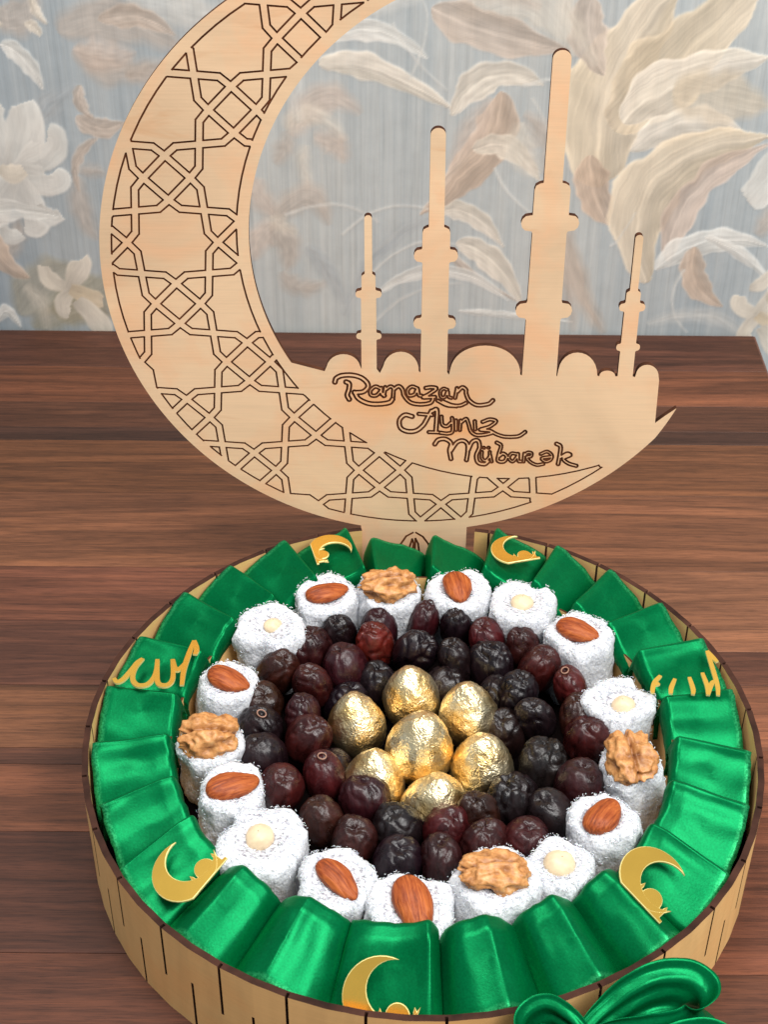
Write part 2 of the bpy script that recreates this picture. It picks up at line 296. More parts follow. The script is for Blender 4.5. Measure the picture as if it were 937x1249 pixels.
TEXT=[[[-4466,10935],[-4677,10902],[-4782,10870],[-4941,10789],[-5059,10692],[-5116,10612],[-5148,10527],[-5185,10344],[-5179,10295],[-5162,10258],[-5127,10225],[-5096,10212],[-5053,10213],[-5022,10227],[-4998,10248],[-4975,10285],[-4932,10468],[-4913,10503],[-4886,10529],[-4828,10573],[-4721,10626],[-4542,10671],[-4330,10690],[-4214,10691],[-3993,10669],[-3877,10643],[-3698,10584],[-3603,10540],[-3529,10493],[-3389,10373],[-3286,10239],[-3252,10166],[-3241,10117],[-3242,10068],[-3266,10007],[-3307,9945],[-3360,9888],[-3413,9844],[-3477,9806],[-3541,9786],[-3626,9773],[-3859,9760],[-3923,9783],[-3976,9769],[-4008,9742],[-4033,9692],[-4039,9618],[-4033,9582],[-4015,9545],[-3988,9512],[-3901,9311],[-3844,9213],[-3744,9098],[-3638,9013],[-3532,8943],[-3404,8874],[-3265,8813],[-3137,8769],[-2998,8738],[-2848,8719],[-2699,8713],[-2303,8734],[-2047,8779],[-1919,8814],[-1813,8855],[-1739,8902],[-1673,8973],[-1574,9160],[-1572,9222],[-1599,9283],[-1580,9308],[-1568,9345],[-1542,9802],[-1398,9932],[-1335,9970],[-1293,9952],[-1260,9921],[-1191,9818],[-1173,9768],[-1122,9498],[-1076,9387],[-1018,9288],[-946,9178],[-860,9067],[-769,8972],[-661,8889],[-542,8831],[-413,8791],[-285,8767],[-39,8747],[100,8751],[356,8787],[472,8817],[578,8858],[662,8917],[714,8984],[804,9182],[809,9219],[802,9256],[856,9270],[885,9294],[904,9332],[906,9381],[884,9431],[862,9451],[830,9464],[490,9443],[469,9451],[802,9708],[913,9813],[964,9887],[974,9924],[959,10010],[939,10046],[910,10070],[845,10100],[760,10117],[601,10131],[453,10119],[253,10078],[222,10064],[190,10021],[184,9966],[203,9917],[246,9884],[278,9880],[542,9929],[723,9920],[739,9909],[400,9640],[317,9585],[106,9473],[96,9479],[73,9521],[52,9538],[-2,9549],[-55,9548],[-63,9557],[-123,9914],[-164,10011],[-192,10033],[-395,10132],[-463,10156],[-565,10161],[-659,10120],[-722,10071],[-784,10004],[-841,9919],[-868,9857],[-889,9747],[-884,9636],[-868,9550],[-835,9464],[-786,9399],[-753,9375],[-679,9353],[-583,9357],[-488,9381],[-403,9417],[-330,9468],[-267,9561],[-247,9613],[-206,9457],[-162,9396],[-93,9359],[24,9356],[46,9283],[90,9243],[197,9226],[612,9249],[620,9242],[562,9110],[541,9083],[499,9054],[330,9001],[202,8978],[-43,8962],[-267,8980],[-374,9001],[-482,9034],[-578,9081],[-654,9139],[-740,9229],[-806,9316],[-915,9489],[-950,9574],[-998,9832],[-1029,9917],[-1079,10003],[-1124,10064],[-1189,10127],[-1253,10167],[-1338,10185],[-1433,10156],[-1496,10113],[-1590,10027],[-1655,10099],[-1708,10133],[-1772,10151],[-1846,10148],[-1909,10122],[-2035,10018],[-2047,10055],[-2078,10089],[-2110,10099],[-2152,10090],[-2179,10066],[-2196,10029],[-2245,9660],[-2256,9706],[-2260,9918],[-2267,9979],[-2284,10016],[-2310,10040],[-2353,10050],[-2406,10027],[-2544,10110],[-2619,10138],[-2682,10142],[-2714,10138],[-2788,10109],[-2862,10059],[-2942,9985],[-3004,9911],[-3052,9831],[-3080,9738],[-3088,9652],[-3082,9578],[-3058,9480],[-3014,9406],[-2956,9363],[-2871,9333],[-2786,9324],[-2701,9332],[-2626,9354],[-2541,9411],[-2478,9477],[-2414,9559],[-2404,9548],[-2391,9498],[-2354,9437],[-2275,9381],[-2254,9345],[-2232,9327],[-2179,9318],[-2115,9347],[-2086,9378],[-2073,9415],[-2076,9464],[-2098,9513],[-2065,9746],[-1876,9922],[-1833,9952],[-1791,9962],[-1755,9947],[-1733,9923],[-1718,9886],[-1710,9825],[-1731,9369],[-1724,9319],[-1764,9282],[-1843,9145],[-1869,9115],[-1975,9066],[-2081,9036],[-2326,8993],[-2561,8975],[-2827,8979],[-2955,8994],[-3073,9019],[-3190,9059],[-3318,9115],[-3435,9179],[-3531,9242],[-3616,9313],[-3669,9375],[-3733,9498],[-3722,9509],[-3499,9533],[-3382,9574],[-3297,9625],[-3212,9697],[-3142,9775],[-3084,9859],[-3042,9948],[-3024,10021],[-3019,10144],[-3035,10229],[-3066,10315],[-3111,10400],[-3169,10482],[-3310,10629],[-3412,10711],[-3513,10773],[-3718,10860],[-3844,10896],[-4076,10937],[-4202,10945]],[[-4459,10462],[-4493,10436],[-4517,10399],[-4528,10350],[-4522,10301],[-4505,10265],[-4482,10239],[-4345,10173],[-4338,10095],[-4366,9861],[-4459,9553],[-4469,9454],[-4458,9368],[-4425,9273],[-4327,9084],[-4278,9047],[-4246,9042],[-4213,9048],[-4160,9088],[-4142,9123],[-4133,9160],[-4141,9222],[-4227,9395],[-4245,9469],[-4227,9555],[-4169,9728],[-4148,9814],[-4117,10072],[-4120,10195],[-4138,10280],[-4195,10367],[-4248,10406],[-4385,10467]],[[2380,10136],[2307,10096],[2195,9974],[2171,10036],[2128,10070],[2075,10067],[2038,10032],[2026,9995],[1936,9341],[1940,9304],[1960,9267],[1985,9246],[2018,9238],[2049,9244],[2080,9269],[2099,9318],[2146,9652],[2195,9670],[2215,9686],[2378,9884],[2419,9922],[2440,9928],[2499,9889],[2550,9824],[2555,9656],[2570,9582],[2629,9397],[2672,9286],[2722,9188],[2801,9078],[2879,8997],[2978,8909],[3077,8838],[3197,8773],[3327,8730],[3498,8718],[3626,8726],[3902,8779],[4018,8815],[4112,8862],[4188,8928],[4335,9111],[4345,9141],[4347,9178],[4323,9240],[4274,9274],[4242,9277],[4210,9266],[4139,9191],[4059,9089],[4018,9053],[3955,9021],[3850,8988],[3596,8939],[3468,8932],[3350,8943],[3253,8976],[3166,9022],[3070,9092],[2929,9227],[2876,9301],[2798,9473],[2747,9633],[2736,9694],[2734,9854],[2708,9928],[2668,9989],[2615,10050],[2551,10102],[2475,10137]],[[1313,10025],[1282,10020],[1230,9991],[1170,9938],[1116,9869],[1075,9790],[1053,9716],[1049,9629],[1077,9457],[1106,9371],[1142,9307],[1164,9285],[1208,9255],[1283,9239],[1346,9247],[1399,9269],[1455,9312],[1508,9399],[1532,9464],[1551,9400],[1567,9357],[1612,9301],[1665,9270],[1783,9236],[1815,9242],[1846,9271],[1858,9316],[1852,9353],[1821,9393],[1713,9429],[1688,9450],[1678,9487],[1647,9746],[1603,9831],[1608,9881],[1592,9919],[1567,9942],[1420,10010],[1356,10028]],[[-2682,9951],[-2724,9934],[-2777,9897],[-2872,9798],[-2907,9740],[-2923,9654],[-2910,9567],[-2882,9534],[-2786,9516],[-2701,9528],[-2648,9558],[-2595,9610],[-2500,9741],[-2456,9830],[-2458,9845],[-2597,9930]],[[-540,9972],[-614,9926],[-666,9871],[-715,9785],[-725,9723],[-712,9613],[-685,9551],[-660,9544],[-607,9546],[-533,9565],[-439,9615],[-414,9653],[-338,9887],[-340,9899],[-455,9957]],[[1318,9853],[1272,9816],[1233,9766],[1199,9692],[1194,9631],[1218,9495],[1249,9421],[1289,9410],[1341,9427],[1381,9484],[1468,9756],[1489,9793],[1371,9853]],[[953,9210],[922,9177],[910,9133],[918,9084],[947,9046],[1284,8832],[1392,8772],[1522,8718],[1640,8688],[1769,8672],[2133,8654],[2185,8684],[2335,8700],[2430,8729],[2514,8771],[2733,8905],[2760,8952],[2761,9002],[2736,9051],[2695,9076],[2642,9068],[2433,8942],[2359,8907],[2222,8878],[2051,8880],[1868,8915],[1760,8952],[1295,9171],[1240,9161],[1215,9136],[1201,9104],[1017,9215]],[[893,8649],[819,8629],[652,8521],[608,8517],[571,8495],[543,8458],[443,8243],[-105,8291],[-137,8285],[-166,8263],[-186,8225],[-188,8175],[-166,8128],[-133,8103],[353,8055],[176,7650],[131,7561],[73,7472],[-53,7323],[-138,7241],[-212,7182],[-287,7138],[-373,7104],[-470,7083],[-653,7076],[-826,7111],[-978,7180],[-1044,7229],[-1090,7283],[-1119,7346],[-1143,7435],[-1157,7536],[-1156,7637],[-1147,7700],[-1123,7764],[-1073,7845],[-1021,7906],[-965,7954],[-904,7987],[-861,7992],[-794,7981],[-526,7893],[-473,7894],[-420,7934],[-397,7997],[-403,8060],[-423,8097],[-444,8120],[-757,8228],[-854,8245],[-961,8232],[-1067,8177],[-1156,8103],[-1243,8002],[-1312,7888],[-1356,7761],[-1372,7648],[-1372,7521],[-1354,7382],[-1321,7256],[-1258,7123],[-1170,7024],[-1083,6958],[-979,6903],[-876,6864],[-768,6836],[-660,6821],[-541,6820],[-433,6831],[-325,6855],[-207,6899],[-100,6963],[-5,7038],[80,7120],[238,7306],[306,7411],[365,7525],[587,8024],[598,8035],[652,8030],[695,8027],[727,8039],[748,8058],[765,8096],[766,8146],[750,8184],[722,8210],[688,8221],[685,8234],[700,8266],[858,8367],[866,8361],[870,8147],[858,7669],[831,7022],[827,7010],[817,7010],[525,7017],[493,7011],[461,6984],[444,6942],[449,6891],[475,6851],[518,6832],[1092,6818],[1145,6837],[1168,6806],[1201,6786],[1602,6731],[1700,6740],[1850,6775],[1924,6817],[1991,6906],[2027,7021],[2036,7173],[2025,7351],[1964,7932],[1952,7971],[1930,7999],[1897,8016],[1854,8013],[1825,7993],[1809,7968],[1799,7930],[1822,7676],[1789,7673],[1758,7655],[1590,7461],[1560,7446],[1484,7450],[1441,7467],[1408,7492],[1380,7535],[1365,7585],[1353,7674],[1326,8039],[1296,8089],[1250,8109],[1218,8105],[1187,8082],[1169,8050],[1163,8012],[1188,7647],[1205,7533],[1244,7420],[1300,7344],[1381,7285],[1457,7257],[1522,7247],[1587,7251],[1683,7294],[1735,7343],[1839,7472],[1848,7451],[1859,7337],[1868,7184],[1860,7057],[1843,7004],[1822,6979],[1790,6961],[1607,6929],[1510,6936],[1217,6980],[1185,6973],[1164,6957],[1119,6997],[1046,7011],[1084,8124],[1085,8287],[1077,8425],[1051,8537],[1032,8575],[958,8638]],[[2714,7965],[2629,7940],[2561,7887],[2473,7796],[2434,7835],[2396,7847],[2354,7832],[2327,7796],[2320,7758],[2296,7087],[2313,7036],[2339,7010],[2372,6999],[2404,7005],[2430,7024],[2450,7063],[2469,7532],[2669,7734],[2711,7759],[2745,7674],[2823,7422],[2881,7181],[2916,7067],[2970,6953],[3036,6862],[3104,6792],[3171,6738],[3270,6682],[3369,6647],[3467,6631],[3586,6630],[3909,6674],[4112,6728],[4378,6823],[4489,6754],[4667,6670],[4876,6591],[4997,6560],[5128,6540],[5432,6529],[5766,6553],[5905,6582],[6032,6637],[6126,6703],[6349,6909],[6371,6947],[6373,6998],[6354,7044],[6320,7074],[6276,7082],[6245,7069],[6019,6863],[5946,6813],[5851,6774],[5734,6749],[5432,6727],[5139,6737],[5019,6754],[4822,6812],[4634,6891],[4546,6937],[4300,7097],[4190,7145],[4002,7179],[4185,7260],[4292,7335],[4486,7507],[4557,7598],[4592,7692],[4588,7755],[4535,7839],[4446,7891],[4326,7927],[4218,7943],[4111,7944],[4026,7928],[3941,7896],[3657,7752],[3635,7708],[3639,7645],[3675,7596],[3718,7582],[3750,7589],[4003,7712],[4130,7749],[4216,7749],[4303,7735],[4404,7703],[4371,7656],[4289,7576],[4112,7440],[4007,7388],[3603,7248],[3541,7199],[3519,7162],[3516,7111],[3536,7063],[3558,7041],[3624,7008],[4036,6978],[4155,6952],[3975,6892],[3879,6869],[3675,6837],[3481,6828],[3394,6841],[3261,6901],[3195,6954],[3110,7056],[3067,7145],[2982,7474],[2868,7827],[2813,7917],[2758,7955]],[[2085,7850],[2043,7811],[2029,7756],[2050,7110],[2057,7072],[2081,7034],[2112,7012],[2158,7009],[2188,7023],[2208,7046],[2226,7099],[2204,7757],[2196,7795],[2170,7833],[2138,7851]],[[3236,7805],[3204,7795],[3183,7777],[3165,7741],[3162,7703],[3215,7134],[3243,7081],[3266,7065],[3298,7057],[3330,7065],[3355,7084],[3375,7123],[3378,7161],[3325,7730],[3298,7780]],[[1283,6567],[1132,6528],[1057,6493],[983,6433],[928,6358],[810,6139],[800,6087],[809,6036],[831,5997],[864,5970],[908,5960],[951,5972],[990,6012],[1093,6206],[1121,6244],[1160,6276],[1289,6321],[1430,6331],[1506,6317],[1638,6249],[1705,6194],[1754,6135],[1773,6096],[1776,6071],[1764,5993],[1709,5773],[1699,5644],[1711,5501],[1809,4995],[1842,4941],[1897,4913],[1941,4918],[1973,4939],[1996,4971],[2010,5023],[1922,5508],[1981,5556],[2170,5935],[2228,6036],[2278,6101],[2338,6153],[2400,6189],[2464,6211],[2529,6221],[2616,6207],[2672,6177],[2740,6106],[2774,6042],[2791,5977],[2803,5874],[2805,5538],[2790,5317],[2750,4952],[2764,4900],[2807,4852],[2863,4840],[2910,4862],[2937,4898],[2948,4941],[2998,5397],[3004,5592],[3035,5644],[3157,6019],[3200,6123],[3232,6175],[3274,6214],[3331,6244],[3374,6255],[3429,6248],[3444,6228],[3470,6164],[3491,6074],[3504,5894],[3488,5803],[3358,5439],[3337,5309],[3338,5192],[3352,5062],[3380,4932],[3416,4827],[3475,4723],[3572,4633],[3677,4581],[3783,4552],[3948,4541],[4035,4566],[4098,4612],[4243,4770],[4264,4810],[4271,4849],[4262,4901],[4239,4940],[4197,4979],[4253,5064],[4310,4836],[4331,4796],[4376,4770],[4419,4780],[4446,4811],[4456,4864],[4346,5332],[4321,5384],[4306,5565],[4283,5605],[4238,5627],[4195,5615],[4174,5593],[4163,5564],[4175,5330],[4163,5239],[4090,5108],[4046,5053],[3983,5003],[3938,5017],[3904,5047],[3869,5093],[3845,5145],[3832,5249],[3834,5535],[3825,5574],[3804,5604],[3770,5622],[3738,5620],[3706,5598],[3686,5546],[3682,5260],[3690,5156],[3713,5065],[3754,4985],[3801,4923],[3857,4871],[3926,4832],[3989,4820],[3959,4793],[3927,4780],[3795,4789],[3728,4809],[3661,4842],[3627,4873],[3597,4921],[3569,4999],[3549,5090],[3537,5194],[3536,5285],[3552,5377],[3679,5727],[3702,5857],[3700,5986],[3684,6115],[3653,6243],[3612,6345],[3540,6440],[3452,6484],[3354,6489],[3257,6465],[3172,6420],[3078,6330],[3023,6237],[2968,6097],[2897,6243],[2840,6315],[2762,6382],[2684,6425],[2597,6450],[2510,6454],[2424,6442],[2327,6409],[2253,6368],[2158,6293],[2074,6189],[1992,6046],[1966,6188],[1913,6291],[1830,6387],[1741,6459],[1641,6518],[1543,6558],[1445,6576]],[[4619,6318],[4583,6303],[4554,6265],[4547,6213],[4561,6169],[4595,6132],[4774,6027],[4805,5997],[4814,5971],[4815,5919],[4799,5829],[4735,5582],[4709,5452],[4657,5101],[4656,4983],[4685,4879],[4700,4852],[4769,4788],[4870,4748],[4980,4735],[5078,4744],[5164,4773],[5248,4851],[5294,4924],[5346,5060],[5356,5071],[5376,5016],[5434,4925],[5499,4854],[5590,4795],[5667,4783],[5744,4824],[5814,4903],[5904,5049],[5934,4897],[5971,4839],[5998,4813],[6061,4789],[6181,4787],[6214,4796],[6255,4837],[6290,4798],[6312,4789],[6345,4792],[6377,4816],[6393,4856],[6406,5222],[6534,5418],[6580,5440],[6624,5439],[6690,5422],[6702,5407],[6694,5358],[6674,5319],[6480,5287],[6451,5261],[6422,5209],[6421,5157],[6442,5092],[6502,4988],[6629,4832],[6709,4756],[6869,4646],[6970,4597],[7138,4546],[7226,4542],[7291,4551],[7560,4625],[7583,4645],[7598,4685],[7597,4724],[7587,4750],[7561,4781],[7516,4795],[7214,4721],[7149,4723],[7082,4739],[6998,4771],[6858,4848],[6735,4951],[6666,5029],[6600,5119],[6609,5129],[6707,5140],[6781,5181],[6817,5239],[6840,5304],[6850,5369],[6849,5434],[6831,5499],[6808,5537],[6757,5578],[6701,5600],[6624,5616],[6548,5615],[6483,5595],[6431,5556],[6391,5505],[6335,5534],[6302,5528],[6277,5506],[6260,5454],[6246,4946],[6239,4919],[6218,4946],[6193,4961],[6069,4971],[6058,5023],[6029,5426],[6011,5473],[5977,5503],[5933,5509],[5901,5495],[5658,5544],[5593,5544],[5529,5523],[5456,5460],[5414,5394],[5372,5303],[5358,5253],[5324,5328],[5274,5398],[5205,5463],[5126,5513],[5060,5532],[5027,5532],[4963,5511],[4889,5454],[4897,5519],[4961,5766],[4982,5882],[4977,6024],[4932,6124],[4864,6191],[4662,6309]],[[8222,6275],[8180,6259],[8151,6222],[8141,6170],[8152,6119],[8193,6069],[8362,5985],[8383,5967],[8396,5941],[8408,5876],[8405,5644],[8382,5254],[8337,4744],[8344,4692],[8365,4653],[8393,4627],[8438,4613],[8481,4625],[8511,4658],[8526,4707],[8560,5086],[8566,5099],[8629,5150],[8638,5139],[8636,5100],[8654,5022],[8674,4978],[8746,4887],[8828,4811],[8926,4737],[9013,4679],[9105,4632],[9217,4590],[9531,4500],[9582,4507],[9615,4544],[9626,4586],[9616,4639],[9583,4683],[9246,4787],[9088,4854],[8915,4976],[8819,5076],[8893,5125],[9114,5231],[9186,5291],[9204,5340],[9200,5418],[9183,5457],[9137,5508],[9035,5562],[8968,5576],[8882,5570],[8787,5525],[8580,5369],[8599,5749],[8594,5891],[8568,6020],[8520,6110],[8450,6173],[8266,6266]],[[3833,5929],[3809,5910],[3796,5884],[3791,5858],[3798,5819],[3817,5790],[3851,5768],[3873,5759],[3906,5763],[3930,5782],[3944,5808],[3949,5834],[3943,5872],[3910,5913],[3876,5931]],[[4116,5930],[4094,5912],[4077,5874],[4079,5835],[4088,5811],[4111,5785],[4145,5766],[4178,5762],[4199,5770],[4230,5812],[4234,5849],[4227,5875],[4192,5917],[4159,5934]],[[7622,5677],[7526,5640],[7285,5503],[7267,5477],[7260,5438],[7268,5399],[7283,5373],[7316,5349],[7360,5348],[7591,5476],[7655,5502],[7699,5506],[7754,5488],[7811,5451],[7862,5405],[7921,5327],[7907,5318],[7562,5259],[7455,5233],[7366,5179],[7348,5140],[7347,5061],[7361,5022],[7407,4959],[7500,4879],[7579,4830],[7658,4802],[7745,4805],[7821,4826],[7895,4862],[7964,4911],[8009,4957],[8053,5029],[8085,5134],[8094,5212],[8089,5290],[8064,5381],[8019,5458],[7955,5536],[7889,5595],[7797,5654],[7708,5683]],[[5592,5358],[5540,5291],[5510,5226],[5494,5161],[5497,5122],[5540,5044],[5579,5001],[5624,4967],[5657,4976],[5698,5024],[5820,5229],[5851,5320],[5845,5332],[5668,5365]],[[5048,5329],[5004,5299],[4834,5128],[4831,5115],[4825,5011],[4837,4974],[4898,4946],[4970,4938],[5046,4945],[5088,4961],[5110,4980],[5150,5040],[5192,5158],[5194,5197],[5161,5254],[5115,5299]],[[7887,5133],[7542,5070],[7529,5063],[7600,5012],[7668,4981],[7712,4981],[7765,4997],[7826,5027],[7879,5067],[7924,5132]]]
ARCH=[[[-1148,-1974],[-1052,-1381],[-718,-789],[-308,-511]],[[-116,-509],[320,-815],[674,-1363],[868,-2009]],[[-506,-2023],[-483,-1560],[-344,-1006],[-248,-1373],[-327,-2021]],[[-177,-2020],[-159,-1372],[-137,-967],[34,-1370],[121,-2017]]]
LEAVES=[[[-2115,2741,-1739,2655,-1242,2551],220,[203,203,200],0],[[-2617,2467,-2191,2561,-1702,2341],293,[178,160,148],0],[[-2497,2377,-2229,2175,-1827,2278],183,[178,160,148],0],[[-2310,2560,-2040,2593,-1755,2444],159,[178,160,148],1],[[-2524,2346,-2278,2287,-2063,2338],207,[196,172,158],0],[[-2557,1841,-2395,1745,-2173,1792],146,[178,160,148],1],[[-2483,2066,-2509,1938,-2437,1810],85,[178,160,148],1],[[-2142,2132,-1988,2152,-1841,2103],134,[178,160,148],0],[[-2416,1659,-2598,1478,-2591,1205],67,[178,160,148],1],[[-2588,1343,-2597,1031,-2506,805],134,[178,160,148],0],[[-2591,1377,-2494,1398,-2384,1365],85,[178,160,148],0],[[-3048,2372,-2894,2269,-2769,2019],122,[203,203,200],1],[[-3019,1707,-2779,1891,-2513,2066],134,[150,160,170],0],[[-3039,2644,-2900,2586,-2715,2736],244,[178,160,148],0],[[-2773,2735,-2747,2617,-2682,2527],61,[208,197,182],1],[[-2848,2526,-2780,2502,-2742,2430],73,[208,197,182],1],[[-3301,594,-3178,777,-3091,992],146,[178,160,148],0],[[-3203,107,-2930,413,-2657,489],366,[150,142,118],0],[[-2905,71,-2611,303,-2401,417],329,[150,142,118],0],[[-3117,-8,-2762,150,-2430,114],220,[140,130,105],0],[[-3416,28,-3312,144,-3218,-9],98,[203,203,200],1],[[-3134,373,-3020,223,-3016,-7],98,[208,197,182],0],[[-3101,1338,-3236,1705,-3142,1933],317,[203,203,200],3],[[-3101,1338,-2957,1707,-2942,1915],281,[203,203,200],3],[[-3069,1338,-2787,1577,-2787,1676],268,[203,203,200],3],[[-3069,1338,-2820,1307,-2791,1341],268,[203,203,200],3],[[-3101,1338,-2985,1014,-3058,942],268,[203,203,200],3],[[-3132,1338,-3306,1011,-3390,883],281,[203,203,200],3],[[-3186,1405,-3104,1359,-2999,1387],146,[208,197,182],3],[[-2948,1098,-2871,1001,-2766,1016],159,[203,203,200],3],[[-3245,898,-3190,827,-3109,857],146,[203,203,200],3],[[-941,1692,-688,1986,-413,1859],207,[196,172,158],0],[[-971,1724,-782,1856,-537,1662],134,[208,197,182],0],[[-786,1693,-600,1609,-539,1462],146,[196,172,158],0],[[-971,1724,-1007,1559,-1073,1458],110,[178,160,148],0],[[-876,1791,-902,1984,-867,2142],61,[203,203,200],0],[[-837,1627,-854,1426,-808,1256],73,[208,197,182],0],[[-1090,1009,-1240,1252,-1266,1375],159,[196,172,158],0],[[-1091,974,-828,1186,-660,942],207,[178,160,148],0],[[-1091,974,-1207,816,-1267,627],183,[196,172,158],0],[[-1091,974,-988,761,-1021,541],171,[178,160,148],0],[[-1121,1030,-1028,939,-900,869],98,[208,197,182],0],[[-1041,541,-913,394,-681,433],134,[178,160,148],0],[[-992,1031,-606,1119,-286,981],30,[203,203,200],2],[[-838,762,-679,544,-550,246],110,[150,160,170],0],[[-740,2410,-322,2498,82,2294],134,[203,203,200],1],[[-725,2250,-321,2216,288,1904],171,[208,197,182],1],[[-470,2653,-175,2727,59,2788],122,[203,203,200],0],[[299,2612,822,2764,1152,2315],378,[208,197,182],0],[[91,2682,542,2493,1130,2364],268,[178,160,148],1],[[58,2817,407,2878,887,2676],244,[178,160,148],0],[[-48,2149,66,2490,31,2728],18,[203,203,200],2],[[-173,2548,-20,2305,228,2057],18,[203,203,200],2],[[277,1852,557,2173,956,2095],195,[208,197,182],1],[[804,2100,1166,2141,1449,2029],30,[203,203,200],2],[[637,2048,524,1572,47,1041],293,[186,158,138],1],[[565,2009,423,1736,247,1435],134,[196,172,158],0],[[436,1591,709,1607,978,1326],159,[208,197,182],1],[[618,1438,730,1235,932,1048],30,[203,203,200],2],[[822,1805,811,1574,986,1394],207,[208,197,182],0],[[818,1870,1019,1643,1006,1374],134,[178,160,148],0],[[194,1070,451,1044,730,754],146,[208,197,182],1],[[-545,872,-159,1109,357,1001],24,[203,203,200],2],[[338,801,631,644,889,260],183,[208,197,182],1],[[232,858,438,555,875,275],61,[178,160,148],1],[[-270,324,241,553,795,274],110,[203,203,200],1],[[-350,473,-25,769,365,773],24,[203,203,200],2],[[-316,57,-18,327,376,443],24,[203,203,200],2],[[386,179,789,144,1329,95],49,[203,203,200],1],[[-551,132,-220,767,227,1042],73,[150,160,170],0],[[1455,1289,1446,2067,1867,2861],580,[205,184,155],1],[[1507,1746,1880,2259,2482,2924],518,[205,184,155],1],[[1562,1811,1955,2135,2593,2327],366,[208,197,182],1],[[1351,1546,1396,1241,1543,962],244,[186,158,138],1],[[1647,1582,2055,1816,2465,1754],220,[208,197,182],1],[[1902,2071,2275,2011,2651,1950],366,[205,184,155],0],[[1245,2768,1247,2469,1392,2180],244,[178,160,148],1],[[1057,2766,1167,2499,1337,2255],98,[208,197,182],0],[[1881,457,1861,1347,2721,1703],427,[205,184,155],1],[[2038,643,2187,1268,2713,1637],220,[196,172,158],1],[[1948,568,2308,826,2812,795],195,[203,203,200],1],[[2235,790,2290,460,2531,244],183,[186,158,138],1],[[2303,862,2615,721,2883,466],85,[203,203,200],1],[[1193,994,1334,452,1596,-26],146,[186,158,138],0],[[1032,993,1232,488,1337,-5],85,[178,160,148],0],[[1792,493,1786,230,1742,-1],37,[178,160,148],2],[[2177,570,2114,271,2267,3],30,[203,203,200],2],[[1935,78,2395,159,2722,-16],85,[203,203,200],0],[[2830,163,2685,238,2649,351],146,[208,197,182],3],[[2830,163,2934,354,2955,429],171,[208,197,182],3],[[2834,140,2752,8,2798,-70],146,[208,197,182],3],[[2830,163,2976,88,3083,50],159,[205,184,155],3],[[2881,48,3007,-107,3066,-265],183,[208,197,182],3],[[2724,427,2817,465,2899,577],122,[208,197,182],3],[[1566,784,1624,856,1732,1070],18,[203,203,200],2],[[871,1999,1012,1741,1081,1476],18,[203,203,200],2]]
LETTERS_A=[[[-1684,302],[-1661,273],[-1631,291],[-1594,366],[-1570,425],[-1544,455]],[[-1544,455],[-1576,378],[-1578,292],[-1546,241],[-1495,241],[-1465,287],[-1456,351],[-1461,444]],[[-1458,432],[-1451,351],[-1437,259],[-1411,231],[-1373,237],[-1357,294],[-1376,439]],[[-1373,433],[-1351,358],[-1327,358],[-1300,405]],[[-1271,589],[-1289,481],[-1303,352],[-1301,224]],[[-1271,589],[-1250,517],[-1255,470]]]
LETTERS_B=[[[1309,336],[1271,284],[1251,227],[1247,193]],[[1268,261],[1293,273]],[[1385,314],[1354,240],[1345,194]],[[1467,332],[1473,241],[1466,196]],[[1545,373],[1555,265],[1548,197]],[[1548,197],[1583,288],[1610,311]],[[1601,556],[1607,438],[1612,277],[1603,197]],[[1601,556],[1623,509],[1643,468]]]


